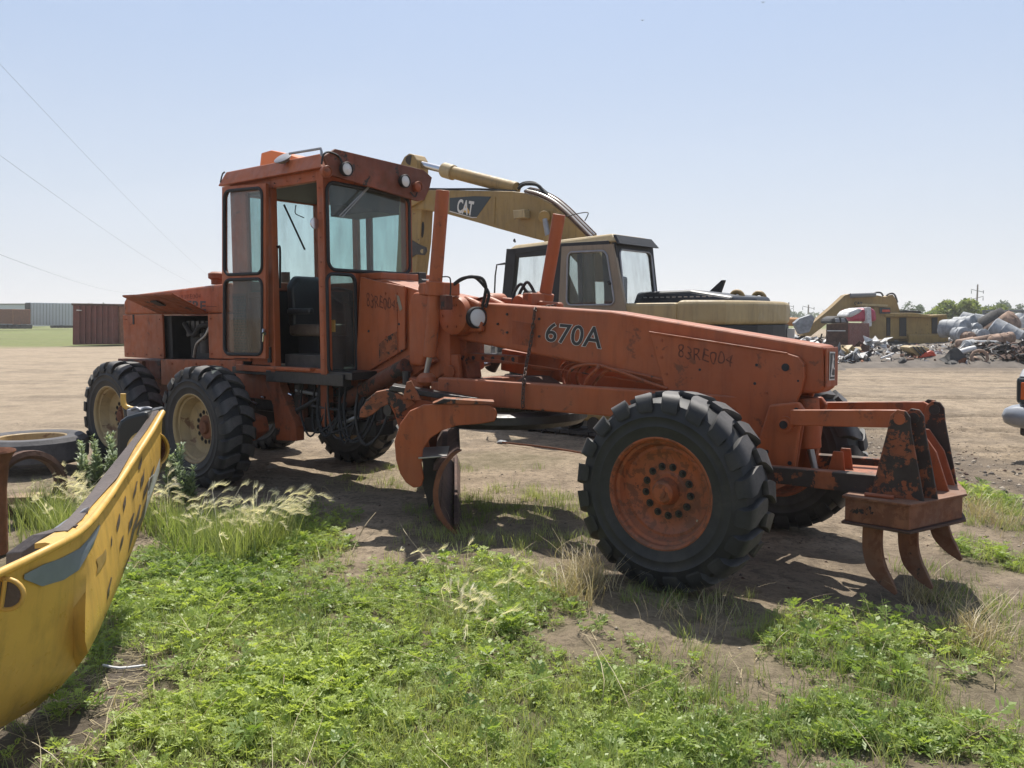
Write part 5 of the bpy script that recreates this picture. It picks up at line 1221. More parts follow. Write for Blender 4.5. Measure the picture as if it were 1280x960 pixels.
# ================================================================== VEGETATION HELPERS
def leafcloud(centers,radii,n,size,squash=1.,rng_=rng):
    c=np.array(centers); r=np.array(radii); pr=r**2/np.sum(r**2); k=rng_.choice(len(c),n,p=pr)
    d=rng_.normal(size=(n,3)); d/=np.linalg.norm(d,axis=1)[:,None]; rad=rng_.random(n)**.4
    p=c[k]+d*(r[k]*rad)[:,None]*np.array([1,1,squash])
    a=rng_.normal(size=(n,3)); a/=np.linalg.norm(a,axis=1)[:,None]; b=np.cross(a,rng_.normal(size=(n,3))); b/=np.linalg.norm(b,axis=1)[:,None]
    s=size*(.5+rng_.random(n))[:,None]
    v=np.stack([p-a*s,p+b*s*.5,p+a*s,p-b*s*.5],1).reshape(-1,3)
    f=np.arange(4*n).reshape(-1,4)
    return v,f,np.repeat(rng_.random(n),4)
def settint(o,t):
    q=o.data.attributes.new('tint','FLOAT','POINT'); q.data.foreach_set('value',np.asarray(t,np.float32))
def tree(px,Y,wpx,top,label,mat='leaf_tree',n=1500,lobes=9,group=None,name='tree',cat='tree',trunk=True,seed=0,size=None):
    r_=np.random.default_rng(seed+int(px)); base=np.array([(px-640)/FPX*Y,Y,0.]); W=wpx/FPX*Y/2; H=(Y0-top)/FPX*Y+CH
    t=thing(name,label,cat,base,group)
    cs=[];rs_=[]
    for i in range(lobes):
        x=r_.uniform(-1,1); h=r_.uniform(.35,.85)*(1-.35*abs(x)); cs.append(base+np.array([x*W*.75,r_.uniform(-.5,.5)*W,h*H])); rs_.append(r_.uniform(.28,.42)*min(W,H*.6))
    v,f,tt=leafcloud(cs,rs_,n,size or .055*H)
    o=mk('crown',v,f,M[mat],t); settint(o,tt)
    mb=MB(); v,f=cylg(base-ZU*.2,base+ZU*H*.5,.035*H,.015*H,8); mb.add(v,f)
    for c in cs[:5]: v,f=cylg(base+ZU*H*.3,c,.015*H,.005*H,5); mb.add(v,f)
    mb.build('trunk',M['bark'],t)
    return t
for i,(px,Y,w_,top,nm) in enumerate(((118,180,22,376,'low'),(132,175,20,373.5,'middle'),(144,185,18,377,'right'))):
    tree(px,Y,w_,top,('leftmost','taller middle','rightmost')[i]+' of the three small trees above the brown container',seed=i,n=700,group='trees behind the brown container')
# ================================================================== BACKGROUND RIGHT: TREES, POLES
k=0
for (px,Y,w_,top,lab,mat,n) in (
 (968,230,34,385,'small faded tree clump just right of the yellow counterweight','leaf_tree',700),
 (986,235,30,386,'low faded tree right of the counterweight, under the leftmost power pole','leaf_tree',600),
 (1010,240,26,390,'lowest faded tree on the horizon beside the far excavator boom','leaf_tree',500),
 (1137,170,40,377,'round dull green tree right of the far excavator cab','leaf_tree',700),
 (1157,160,48,376,'wide dull green tree above the rear of the far excavator','leaf_tree',900),
 (1203,85,100,370,'large pale yellow-green willow bush behind the scrap tanks','leaf_bush',7000),
 (1176,95,44,376,'smaller pale green bush touching the left side of the big bush','leaf_bush',2500),
 (1240,200,60,373.5,'dark green tree right of the tall power pole','leaf_tree',900),
 (1252,205,34,377,'mid green tree second from the right on the skyline','leaf_tree',800),
 (1276,190,34,379,'rightmost green tree on the skyline, cut by the picture edge','leaf_tree',800)):
    k+=1; tree(px,Y,w_,top,lab,mat,n,seed=20+k,lobes=26 if n>5000 else 12 if n>2000 else 9,size=None if n<2000 else .22)
# far hedge line across the horizon
cs=[];rs_=[]
for x in list(np.linspace(-420,-60,60))+list(np.linspace(60,420,90)):
    cs.append((x,400+rng.uniform(-20,20),1.5)); rs_.append(rng.uniform(3,5.5))
v,f,tt=leafcloud(cs,rs_,9000,1.3,.8); v[:,2]=np.maximum(v[:,2],-1)
o=mk('distant_hedge',v,f,M['leaf_tree']); settint(o,tt); tag(o,'low dark hedge line along the far horizon','hedge',kind='stuff')
def pole(px,Y,top,label,arms=2,sc=1.):
    b=np.array([(px-640)/FPX*Y,Y,-.2]); H=(Y0-top)/FPX*Y+CH
    t=thing('power_pole',label,'power pole',b,'power poles on the horizon')
    cyl('pole_shaft',b,b+ZU*(H+.2),.28*sc,M['bark'],t,r2=.2*sc,n=8)
    for i in range(arms):
        z=H*(.86-.17*i); cyl('cross_arm',b+ZU*z+np.array([-1.8*sc,0,-.4*sc if i else .5*sc]),b+ZU*z+np.array([1.8*sc,0,.5*sc if i else -.3*sc]),.09*sc,M['far_steel'],t,n=6)
        for s in(-1,1):
            q=b+ZU*z+np.array([1.7*sc*s,0,0]); cyl('insulator',q+ZU*.2*sc,q-ZU*.7*sc,.1*sc,M['far_steel'],t,n=6)
pole(1218.5,190,356,'tall power pole behind the willow bush at right',2,.8); pole(984.5,240,378,'small distant power pole just right of the yellow counterweight',2,.8); pole(1009,300,381,'faint thin power pole left of the far excavator boom',1,1.2)
for nm,(a,b) in (('highest',((0,68),(262,346))),('middle',((0,182),(240,354))),('lowest',((0,306),(165,366)))):
    A=atY(*a,60); B=atY(*b,230); A=A+(A-B)*.25
    P=[A+(B-A)*q-ZU*math.sin(math.pi*q)*1.2 for q in np.linspace(0,1,14)]
    o=tube('overhead_wire',P,.011,M['far_steel'],None,n=5,sm=0); tag(o,nm+' of the three thin overhead wires crossing the sky at upper left','wire','overhead wires')
for (px,py,Y,lab,s_) in ((803,25.5,60,'tiny dark bird in the sky above the excavator, lower of two',.12),(954,3,60,'tiny dark bird at the top edge of the sky, upper of two',.12)):
    c=atY(px,py,Y); b=s_
    v=[c+np.array(q)*b for q in((-1.6,0,.5),(-.5,.3,.2),(0,0,.12),(.5,.3,.2),(1.6,0,.5),(.5,-.3,.1),(0,-.9,0),(-.5,-.3,.1),(0,.9,0),(0,0,-.15))]
    o=mk('bird',v,[(0,1,2,7),(2,3,4,5),(1,8,2),(2,8,3),(7,2,6),(2,5,6),(8,9,6),(0,7,9,1),(4,3,9,5),(1,9,8),(3,8,9),(7,6,9),(5,9,6)],M['black']); tag(o,lab,'bird','birds in the sky')
# ================================================================== FAR EXCAVATOR
fx=thing('far_excavator','small weathered yellow excavator with its boom lowered, working among the scrap at right','excavator',(22,46,0))
def fs(name,pts,Y,th,mat,**k): return slab(name,[atY(x,y,Y) for x,y in pts],(0,th,0),M[mat],fx,bevel=k.pop('bevel',.03),**k)
YF=45
fs('stick',[(1003,420),(1004,414),(1040,384),(1056,369),(1062,367),(1067,371),(1063,384),(1045,396),(1014,420)],YF+.6,.6,'cat_yellow')
fs('boom',[(1056,375),(1060,367.5),(1096,369),(1106,371),(1116,368),(1121,375),(1126,392),(1122,405),(1110,405),(1108,386),(1095,383),(1062,385)],YF+.7,.6,'cat_yellow')
cyl('stick_cylinder',atY(1063,369.5,YF+.5),atY(1094,368.5,YF+.5),.13,M['far_steel'],fx,n=10)
tube('hydraulic_hose',[atY(x,y,YF+.8) for x,y in((1090,370),(1094,366),(1101,366),(1104,370))],.05,M['black'],fx,n=5); tube('hydraulic_hose',[atY(x,y,YF+.8) for x,y in((1108,370),(1112,367),(1118,368),(1122,378))],.05,M['black'],fx,n=5)
text('lettering','CAT',[atY(x,y,YF+.66) for x,y in((1068,381),(1078,381.5),(1078,377.5),(1068,377))],M['decal_black'],fx,off=.03)
fs('cab_roof',[(1079,380),(1110,381),(1110,383.5),(1079,382.5)],YF-.3,2,'cat_pale',bevel=.01)
fs('cab_post',[(1082,383),(1085,383),(1086,412),(1083,412)],YF-.3,.15,'cat_pale',bevel=.01)
fs('cab_body',[(1093,383.5),(1108,383.5),(1108,424),(1088,424),(1088,407),(1092,402)],YF-.2,1.5,'cat_yellow')
fs('cab_window',[(1100,384.5),(1113,384.5),(1113,392),(1100,392)],YF-.32,.05,'decal_navy',bevel=0); fs('red_badge',[(1103,387),(1112,387),(1113,390),(1103,390)],YF-.34,.03,'junk_red',bevel=0)
fs('body_housing',[(1108,394),(1184,393.5),(1185,411),(1175,412),(1175,424),(1108,424)],YF,2.4,'far_yellow',bevel=.05)
fs('hood_cover',[(1106,391.5),(1140,391),(1163,394),(1184,393),(1182,396),(1160,397),(1135,396),(1106,396)],YF-.3,3,'far_yellow',bevel=.03)
for x0,x1,y0_,y1 in ((1108.5,1113,397,420),(1124.5,1133,397,420),(1165,1172,395,417)): fs('vent_opening',[(x0,y0_),(x1,y0_),(x1,y1),(x0,y1)],YF-.04,.05,'black',bevel=0)
fs('rear_rail',[(1136,418.5),(1188,418.5),(1188,430),(1136,430)],YF-.2,2.6,'far_yellow',bevel=.03)
text('lettering','TITAN',[atY(x,y,YF-.21) for x,y in((1150,428),(1178,428),(1178,421.5),(1150,421.5))],M['decal_black'],fx,off=0.) if False else None
fs('exhaust_box',[(1128,387.5),(1151,388.5),(1153,391.5),(1127,391.5)],YF+.5,1,'black')
fs('track',[(1096,427),(1180,427),(1176,441),(1100,441)],YF-.2,.6,'black',bevel=.2); fs('track',[(1096,427),(1180,427),(1176,438),(1100,438)],YF+2.2,.6,'black',bevel=.2)
# ================================================================== SCRAP
def heap_h(x,y):
    h=.06+.75*fbm(x*.28,y*.28,4,41)*np.clip((y-26.5)/6,0,1)*np.clip((58-y)/8,0,1)
    hump=lambda cx,cy,rx,ry,a: a*np.exp(-((x-cx)/rx)**2-((y-cy)/ry)**2)
    t_=x/np.maximum(y,1.); sec=np.clip((t_-.525)/.02,0,1)+np.clip((.40-t_)/.03,0,1)*.8
    h=h*(.30+.5*np.clip(sec,0,1))+hump(24,38.5,4,4,.75)*np.clip(sec,0,1)+hump(-1,45,4,4,.4)+hump(15,30,3,1.6,.2)+hump(30,42,6,6,.6)
    edge=np.clip((x-(-8))/3,0,1)*np.clip((y-27.3-1.*fbm(x*.5,y*.5,3,3)+np.clip((11-x)/2,0,1)*12)/1.6,0,1)
    edge=np.where((x<10.5)&(y<38),0,edge)
    return h*edge-.05*(edge<=0)
xs_=np.linspace(-9,60,230); ys_=np.linspace(26,62,120); XX,YY=np.meshgrid(xs_,ys_); ZZ=heap_h(XX,YY)+.0
ZZ+=np.where(ZZ>.02,rng.random(ZZ.shape)*.14,0)
nx,ny=len(xs_),len(ys_); i=np.arange(ny-1)[:,None]*nx+np.arange(nx-1)[None]; f=np.stack([i,i+1,i+nx+1,i+nx],-1).reshape(-1,4)
zf=ZZ.ravel()[f].max(1); f=f[zf>.0]
o=mk('scrap_mound',np.stack([XX,YY,ZZ],-1).reshape(-1,3),f,M['scrap_soil']); tag(o,kind='structure')
def junk_templates(seed):
    r=np.random.default_rng(seed); T=[]
    def grid(n,w_,h_,amp,th):
        V=[];F_=[]
        ph=r.uniform(0,6,4)
        for j in range(n):
            for i in range(n):
                a,b=i/(n-1)-.5,j/(n-1)-.5; V.append((a*w_,b*h_,amp*math.sin(a*5+ph[0])*math.cos(b*4+ph[1])+r.normal()*amp*.35))
        m=n*n; V+=[(x,y,z-th) for x,y,z in V]
        for j in range(n-1):
            for i in range(n-1): a=j*n+i; F_+=[(a,a+1,a+n+1,a+n),(a+m,a+n+m,a+n+1+m,a+1+m)]
        return np.array(V),np.array(F_)
    for k in range(6): T.append(grid(4,1.,r.uniform(.35,1),r.uniform(.10,.28),.02))
    def pipe(L_,rd,bend):
        P=[(L_*(q-.5),bend*math.sin(math.pi*q),bend*.5*math.sin(2*math.pi*q)) for q in np.linspace(0,1,5)]
        v,f=tubeg(P,rd,6); f=[q for q in f if len(q)==4]; return np.array(v),np.array(f)
    for k in range(5): T.append(pipe(r.uniform(1,1.8),r.uniform(.02,.07),r.uniform(0,.4)))
    for k in range(2): T.append(pipe(.9,.16,.02))
    def bx_(a,b,c):
        v,f=boxg((0,0,0),(a,0,0),(0,b,0),(0,0,c)); v=np.array(v)+r.normal(size=(8,3))*.05; return v,np.array(f)
    for k in range(4): T.append(bx_(r.uniform(.2,.5),r.uniform(.1,.35),r.uniform(.05,.3)))
    # engine-block like lump and a wheel rim
    v,f=latheg((0,0,0),(0,0,1),[(-.1,.28),(-.1,.4),(0,.42),(.1,.4),(.1,.28),(-.1,.28)],10); T.append((np.array(v),np.array(f)))
    return T
def shards(name,n,xr_,yr_,mats,smin,smax,label,lift=.0,seed=3):
    r=np.random.default_rng(seed); x=r.uniform(*xr_,n*3); y=yr_[0]+(yr_[1]-yr_[0])*r.random(n*3)**1.3; h=heap_h(x,y); kx=(h>.06); px_=640+FPX*x/y; kx&=~((px_>1085)&(px_<1192)&(y<46)&(r.random(len(x))<.55)); kx&=~((px_>1186)&(px_<1285)&(y>31)&(y<38.5)&(r.random(len(x))<.75)); x,y,h=x[kx][:n],y[kx][:n],h[kx][:n]; n=len(x)
    T=junk_templates(seed); kk=r.integers(0,len(T),n); VV=[];FF=[];MI=[];base=0
    s=(smin+(smax-smin)*r.random(n)**2.2); s=np.where((640+FPX*x/y>1085)&(640+FPX*x/y<1192),np.minimum(s,.3),s); clus=(fbm(x*.7,y*.7,2,seed)*len(mats)*2.2).astype(int)
    mi=np.where(r.random(n)<.45,clus%len(mats),r.integers(0,len(mats),n))
    for ti,(V,Fq) in enumerate(T):
        ids=np.where(kk==ti)[0]; m=len(ids)
        if m==0: continue
        q=r.normal(size=(m,4))*np.array([1,.35,.35,1]); q/=np.linalg.norm(q,axis=1)[:,None]; w_,a,b,c=q.T
        Rm=np.stack([np.stack([1-2*(b*b+c*c),2*(a*b-c*w_),2*(a*c+b*w_)],-1),np.stack([2*(a*b+c*w_),1-2*(a*a+c*c),2*(b*c-a*w_)],-1),np.stack([2*(a*c-b*w_),2*(b*c+a*w_),1-2*(a*a+b*b)],-1)],1)
        P=np.einsum('mij,vj->mvi',Rm,V)*s[ids][:,None,None]+np.stack([x[ids],y[ids],h[ids]+lift+.25*s[ids]],-1)[:,None]
        VV.append(P.reshape(-1,3)); FF.append((np.arange(m)[:,None,None]*len(V)+Fq[None]).reshape(-1,4)+base); base+=m*len(V); MI.append(np.repeat(mi[ids],len(Fq)))
    o=mk(name,np.concatenate(VV),np.concatenate(FF),[M[m] for m in mats]); o.data.polygons.foreach_set('material_index',np.concatenate(MI).astype(np.int32)); tag(o,label,'scrap',kind='stuff'); return o
cols=['junk_white','grey_metal','junk_dark','rust','tank_rust','far_steel','tank_grey','junk_dark','junk_white','rust_dark','junk_dark','dark_metal']
shards('scrap_metal',5200,(8,45),(27,42),cols,.10,.75,'tangled heap of mixed metal scrap along the back right',0,5)
shards('scrap_metal',3000,(-8,40),(38,52),cols+['junk_white'],.12,.8,'scrap heap seen under the grader frame and behind the excavator',0,6)
shards('scrap_debris',5200,(10,30),(26.6,31),['junk_dark','rust_dark','dark_metal','junk_dark','grey_metal'],.05,.28,'fine dark debris strewn at the foot of the scrap heap',-.05,7)
def mkthing(o,label,cat,group=None): return tag(o,label,cat,group)
# tanks (dull metal drums) lying on the heap
def tank(px,py,Y,r,ln,az,el,mat,label,dome=True):
    c=atY(px,py,Y); ax=np.array([math.cos(el)*math.cos(az),math.cos(el)*math.sin(az),math.sin(el)]); h=ln/2
    pr=[(-h-.10*dome-.001,0),(-h-.09*dome,r*.45),(-h-.04*dome,r*.85),(-h,r),(-h*.3,r*1.0),(-h*.28,r*1.03),(-h*.24,r*1.0),(h*.5,r),(h*.52,r*1.03),(h*.56,r),(h,r),(h+.04*dome,r*.85),(h+.09*dome,r*.45),(h+.1*dome+.001,0)]
    o=lathe('scrap_tank',c,ax,pr,M[mat],None,20)
    rt=np.random.default_rng(int(px)); 
    for v_ in o.data.vertices: d_=Vector(rt.normal(size=3)*.012)+Vector((1,1,1))*.05*r*math.sin(v_.co.x*7+px)*math.cos(v_.co.z*9+py); v_.co+=d_
    tag(o,label,'tank','drums and tanks on the scrap heap')
T=[(1193,411,37,.42,1.1,-1.2,.0,'tank_grey','leftmost dull grey drum of the scrap tanks, behind the far excavator tail'),
(1206,406,38,.40,.9,-1.1,.1,'tank_grey','grey drum facing its round end forward, second from the left in the top row'),
(1221,404,38,.40,1.3,-.6,-.2,'tank_grey','grey drum with slanted end in the middle of the top row of tanks'),
(1214,411.5,37,.28,.7,-1.3,0,'tank_grey','small round grey drum below the middle of the top row'),
(1201,418,36,.33,.6,-1.5,0,'tank_grey','pale round drum end low on the left of the tank heap'),
(1224,420,35.5,.30,.6,-1.5,.05,'tank_grey','round pale grey drum end just above the long rusty pipe'),
(1209,421,35.5,.22,.5,-1.4,0,'tank_rust','small tan drum with a dented face at the lower left of the tanks'),
(1236,406,37.5,.46,1.5,-1.0,.5,'junk_dark','dark leaning tank to the right of the top row'),
(1247,411,37,.44,1.6,-1.05,.55,'tank_rust','big tan leaning tank catching the sun on the right'),
(1258,418,36,.46,1.2,-.8,-.5,'tank_grey','grey tank tilted downhill at the right of the tan leaning tank'),
(1224,427,34.5,.22,1.9,.15,.13,'tank_rust','long rusty pipe-like tank lying across the heap'),
(1252,424.5,34,.24,1.0,.3,.15,'tank_rust','short tan cylinder at the right end of the long rusty tank'),
(1226,434,33,.28,1.3,.1,0,'tank_grey','grey cylinder lowest in the heap above the black scrap'),
(1272,408,39,.25,1.2,.9,.9,'junk_white','thin white cylinder sticking up at the right edge of the heap')]
for a in T: tank(*a)
cyl_=cyl('white_post',atY(1271,420,38),atY(1276,399,38),.12,M['junk_white'],None,n=10); tag(cyl_,'white post leaning against the scrap at the right edge','post')
cyl_=cyl('pale_pipe',atY(1256,436,32),atY(1300,438,33),.14,M['tank_rust'],None,n=12); tag(cyl_,'pale pipe lying near the bottom right of the scrap heap','pipe')
def thing_slab(name,pts,Y,th,mat,label,cat,**k):
    o=slab(name,[atY(x,y,Y) for x,y in pts],(0.,th,0),M[mat],None,bevel=k.get('bevel',.03)); tag(o,label,cat); return o
db=thing('scrap_bin','dark maroon steel bin with open top in front of the far excavator','bin',(13,34,0))
slab('bin_side',[atY(x,y,34) for x,y in((1034,405),(1060,403.5),(1060,439),(1033,438))],(0,.1,0),M['rust_dark'],db); slab('bin_end',[atY(1060,403.5,34),atY(1060,439,34),atY(1085,437,36.5),atY(1085,404,36.5)],(.08,.05,0),M['maroon'],db)
slab('bin_back',[atY(x,y,37) for x,y in((1036,405),(1085,404),(1085,437),(1036,437))],(0,.1,0),M['maroon'],db); slab('bin_door',[atY(x,y,33.9) for x,y in((1035,414),(1057,414),(1057,436),(1035,436))],(0,.1,0),M['rust_dark'],db); slab('bin_lip',[atY(x,y,33.85) for x,y in((1035,413),(1057,413),(1057,414),(1035,414))],(0,.1,0),M['junk_white'],db,bevel=0)
cw=thing('crushed_car','crushed pink and white car body piled behind the maroon bin','scrap car',(14,40,0))
slab('car_shell',[atY(x,y,40) for x,y in((1062,392),(1068,387),(1078,386),(1088,384),(1096,388),(1097,402),(1064,402))],(0,1.6,0),M['pink_red'],cw,bevel=.15); slab('car_hood',[atY(x,y,39.9) for x,y in((1058,395),(1063,389),(1073,385),(1080,387),(1074,392),(1064,397))],(0,1.4,0),M['junk_white'],cw,bevel=.1); slab('car_pillar',[atY(x,y,39.8) for x,y in((1083,384),(1089,384),(1090,408),(1084,408))],(0,.4,0),M['junk_white'],cw,bevel=.03)
cw=thing('car_wreck','dark crushed car wreck lying on top of the maroon bin','scrap car',(13,37,1))
slab('car_shell',[atY(x,y,35.2) for x,y in((1038,404.5),(1040,398),(1047,395),(1058,396),(1063,404.5))],(0,1.3,0),M['junk_dark'],cw,bevel=.1); slab('car_window',[atY(x,y,35.1) for x,y in((1044,398),(1049,397),(1050,403),(1045,403))],(0,.08,0),M['tank_grey'],cw,bevel=.02); slab('car_window',[atY(x,y,35.1) for x,y in((1052,398),(1056,398),(1058,403),(1052,403))],(0,.08,0),M['tank_grey'],cw,bevel=.02)
o=cyl('yellow_tank',atY(968,401.5,45),atY(998,402.5,45),.23,M['far_orange'],None,n=16); tag(o,'long yellow tank just right of the excavator counterweight','tank')
thing_slab('grey_sheet',((993,404),(1000,398),(1014,393),(1019,398),(1012,415),(1000,418)),42,.4,'tank_grey','bent grey metal sheet leaning right of the long yellow tank','metal sheet')
def crumple(name,px,py,w_,h_,Y,mat,label,cat,seed):
    r=np.random.default_rng(seed); n=6; V_=[];
    for j in range(n):
        for i in range(n): p=atY(px+(i/(n-1)-.5)*w_,py+(j/(n-1)-.5)*h_,Y); V_.append(p+r.normal(size=3)*np.array([.06,.18,.07])*w_/18)
    m=len(V_); V2=[p+np.array([0,.04,.01]) for p in V_]; f=[]
    for j in range(n-1):
        for i in range(n-1): a=j*n+i; f+=[(a,a+1,a+n+1,a+n),(a+m,a+n+m,a+n+1+m,a+1+m)]
    e=[i for i in range(n)]+[n*k+n-1 for k in range(1,n)]+[n*(n-1)+i for i in range(n-2,-1,-1)]+[n*k for k in range(n-2,0,-1)]
    f+=[(e[i],e[(i+1)%len(e)],e[(i+1)%len(e)]+m,e[i]+m) for i in range(len(e))]
    o=mk(name,V_+V2,f,M[mat]); tag(o,label,cat); return o
crumple('yellow_sheet',1063,441,20,16,29.5,'cat_pale','crumpled yellow sheet with a curled top at the foot of the maroon bin','metal sheet',1)
crumple('white_sheet',1076,446,18,9,29,'junk_white','crumpled white panel beside the curled yellow sheet','metal sheet',2)
crumple('white_sheet',1052,450,12,7,29,'junk_white','small white scrap panel left of the curled yellow sheet','metal sheet',3)
crumple('white_sheet',1092,428,24,7,33,'junk_white','wide white crumpled sheet under the far excavator cab','metal sheet',4)
cp=thing('striped_panel','cream curved panel with dark straps and a red-orange end in front of the far excavator','curved panel',(15,29,0))
cream=[(1135,434),(1141,432.5),(1155,433),(1164,436),(1158,442),(1150,448),(1144,443),(1138,440)]
slab('cream_shell',[atY(x,y,29.5) for x,y in cream],(.1,.9,0),M['cat_pale'],cp,bevel=.06)
for k in range(3): slab('strap',[atY(x+5*k,y,29.42) for x,y in((1140,433),(1141.6,433),(1152.5,444),(1151,445))],(.05,.06,0),M['junk_dark'],cp,bevel=0)
slab('red_end',[atY(x,y,29.4) for x,y in((1148,448),(1156,441),(1164,438),(1168,440),(1175,450),(1173,452),(1166,445),(1156,447))],(.1,.8,0),M['junk_red'],cp,bevel=.04)
cyl_=cyl('scrap_bar',atY(1101,448,29),atY(1117,442,29.3),.035,M['junk_white'],None,n=8); tag(cyl_,'thin pale bar poking out of the scrap left of the striped panel','bar')
# shrub-like black wire tangle
o=shards('wire_tangle',1500,(17.0,22.0),(28,31),['junk_dark','dark_metal','rust_dark'],.12,.5,'black tangle of wire and scrap below the tanks',.15,9)
# fence rails at right
fe=thing('pipe_fence','grey pipe railing behind the scrap tanks at the right','fence',(35,56,0))
for yy in(388.5,392,396): cyl('rail',atY(1228,yy,56),atY(1330,yy,56),.07,M['far_steel'],fe,n=6)
for x in range(1230,1330,16): cyl('post',atY(x,387.5,56),atY(x,425,56),.08,M['far_steel'],fe,n=6)
# ================================================================== SILVER PICKUP AT THE RIGHT EDGE
pq=np.array([5.81,9.62,0.]); pa=unit((.60,-.80,0)); pb=unit((.80,.60,0))
pk=thing('pickup','silver pickup truck cut off by the right picture edge, orange marker lamp showing','pickup truck',pq)
def pp(a,b,z): return pq+pa*a+pb*b+ZU*z
def pslab(name,pts,w0,w1,mat,**k): # profile in (b,z) extruded along a
    return slab(name,[pp(w0,b,z) for b,z in pts],pa*(w1-w0),M[mat],pk,**k)
bp_=[pp(1.0-.98*math.cos(t)*1.0,.12-.26*math.sin(t)**.6*1.0,.0) for t in np.linspace(0,math.pi,15)]
bm_=MB(); pf=[(0,.40),(-.05,.44),(-.07,.52),(-.05,.60),(.0,.64),(.06,.62),(.06,.42)]
ring=[]
for t in np.linspace(0,math.pi,17):
    ct=-math.cos(t); a0=.95+.98*np.sign(ct)*abs(ct)**.55; b0=.25-.38*math.sin(t)**.5 if 0<t<math.pi else .35
    ring.append([pp(a0+d*(1.2 if ct>.8 else -1.2 if ct<-.8 else 0)*-1,b0+d,z) for d,z in pf])
loft2=[]
V_=[p for r in ring for p in r]; m=len(pf); Fc=[]
for i in range(len(ring)-1):
    for j in range(m): Fc.append((i*m+j,i*m+(j+1)%m,(i+1)*m+(j+1)%m,(i+1)*m+j))
Fc+=[tuple(range(m)),tuple((len(ring)-1)*m+j for j in range(m-1,-1,-1))]
smooth_by_angle(mk('bumper',V_,Fc,M['silver_paint'],pk),50)
pslab('lower_valance',[(.0,.30),(.0,.42),(.5,.42),(.5,.30)],.10,1.8,'dark_metal',bevel=.03)
pslab('grille',[(.02,.66),(.0,.98),(.2,.98),(.2,.66)],.45,1.45,'black',bevel=.02)
for s0,s1 in((.03,.42),(1.48,1.87)):
    pslab('headlamp_housing',[(.03,.66),(.0,.98),(.25,1.0),(.25,.66)],s0,s1,'decal_navy',bevel=.05,segs=3)
    pslab('marker_lamp',[(-.01,.72),(-.02,.92),(.05,.92),(.05,.72)],s0+.07,s0+.17,'lens_orange',bevel=.01)
    pslab('headlamp',[(-.01,.72),(-.02,.92),(.05,.92),(.05,.72)],s0+.2,s0+.36,'lamp_glass',bevel=.02)
pslab('hood',[(.02,.98),(.10,1.06),(.35,1.12),(1.15,1.16),(1.15,1.0),(.05,.98)],.06,1.84,'silver_paint',bevel=.05,segs=3)
pslab('body_side',[(.10,.62),(.10,.98),(1.15,1.02),(4.9,1.05),(4.9,.55),(1.3,.50)],.0+.04,.30,'silver_paint',bevel=.03); pslab('body_side',[(.10,.62),(.10,.98),(1.15,1.02),(4.9,1.05),(4.9,.55),(1.3,.50)],1.6,1.86,'silver_paint',bevel=.03)
pslab('cab',[(1.1,1.0),(1.75,1.62),(1.9,1.68),(3.0,1.68),(3.2,1.05)],.14,1.76,'silver_paint',bevel=.06,segs=3)
pslab('windscreen',[(1.13,1.06),(1.68,1.58),(1.66,1.60),(1.10,1.08)],.22,1.68,'decal_navy',bevel=.0)
pslab('underbody',[(.3,.3),(.3,.6),(4.7,.6),(4.7,.3)],.3,1.6,'black')
for b in(.95,4.0):
    for a in(.08,1.62): 
        w_=lathe('wheel',pp(a,b,.36),pa,[(0,0),(0,.2),(.02,.24),(.0,.33),(.04,.36),(.20,.36),(.24,.33),(.22,.2),(.22,0)],M['rubber'],pk,28); lathe('wheel_rim',pp(a,b,.36),-pa,[(.0,.0),(.004,.21),(.012,.19),(.012,.0)],M['grey_metal'],w_,20)
pslab('mirror',[(1.4,1.05),(1.4,1.25),(1.5,1.25),(1.5,1.05)],-.16,.02,'black',bevel=.02)
# ================================================================== GROUND PLANTS AND LITTER
def zof(x,y): return height(np.asarray(x),np.asarray(y))
def scatter(tmpl,pts,scl,tint,name,mat,label,cat,tilt=.15,sz=None,seed=1,az=None):
    """tmpl: list of (V,F4,t) templates; merged into one mesh"""
    r=np.random.default_rng(seed); n=len(pts); k=r.integers(0,len(tmpl),n); VV=[];FF=[];TT=[];base=0
    for ti,(V,Fq,tv) in enumerate(tmpl):
        ids=np.where(k==ti)[0]
        if len(ids)==0: continue
        m=len(ids); a=r.random(m)*2*math.pi if az is None else az+r.normal(size=m)*1.0; c,s_=np.cos(a),np.sin(a); S_=scl[ids]
        x=V[:,0][None]*c[:,None]-V[:,1][None]*s_[:,None]; y=V[:,0][None]*s_[:,None]+V[:,1][None]*c[:,None]; z=np.repeat(V[:,2][None],m,0)
        tx=r.normal(size=m)*tilt; ty=r.normal(size=m)*tilt
        x=x+z*tx[:,None]; y=y+z*ty[:,None]
        P=np.stack([x*S_[:,None]+pts[ids,0][:,None],y*S_[:,None]+pts[ids,1][:,None],z*S_[:,None]+pts[ids,2][:,None]],-1)
        VV.append(P.reshape(-1,3)); FF.append((np.arange(m)[:,None,None]*len(V)+Fq[None]).reshape(-1,4)+base); base+=m*len(V)
        TT.append(np.clip(tv[None]*.5+tint[ids][:,None]*.7+r.normal(size=(m,1))*.12,0,1).ravel())
    o=mk(name,np.concatenate(VV),np.concatenate(FF),M[mat]); settint(o,np.concatenate(TT)); tag(o,label,cat,kind='stuff'); return o
def blade(r,h,w_,lean,n=3,x0=0,y0_=0,droop=.6):
    a=r.uniform(0,2*math.pi); V=[];
    for i in range(n+1):
        q=i/n; d=lean*(q**1.6)*h; z=h*(q-droop*.35*q*q*lean); ww=w_*(1-q)**.6*.5+.0004
        cx,cy=x0+math.cos(a)*d,y0_+math.sin(a)*d; V+= [(cx-math.sin(a)*ww,cy+math.cos(a)*ww,z),(cx+math.sin(a)*ww,cy-math.cos(a)*ww,z)]
    return V,[(2*i,2*i+1,2*i+3,2*i+2) for i in range(n)]
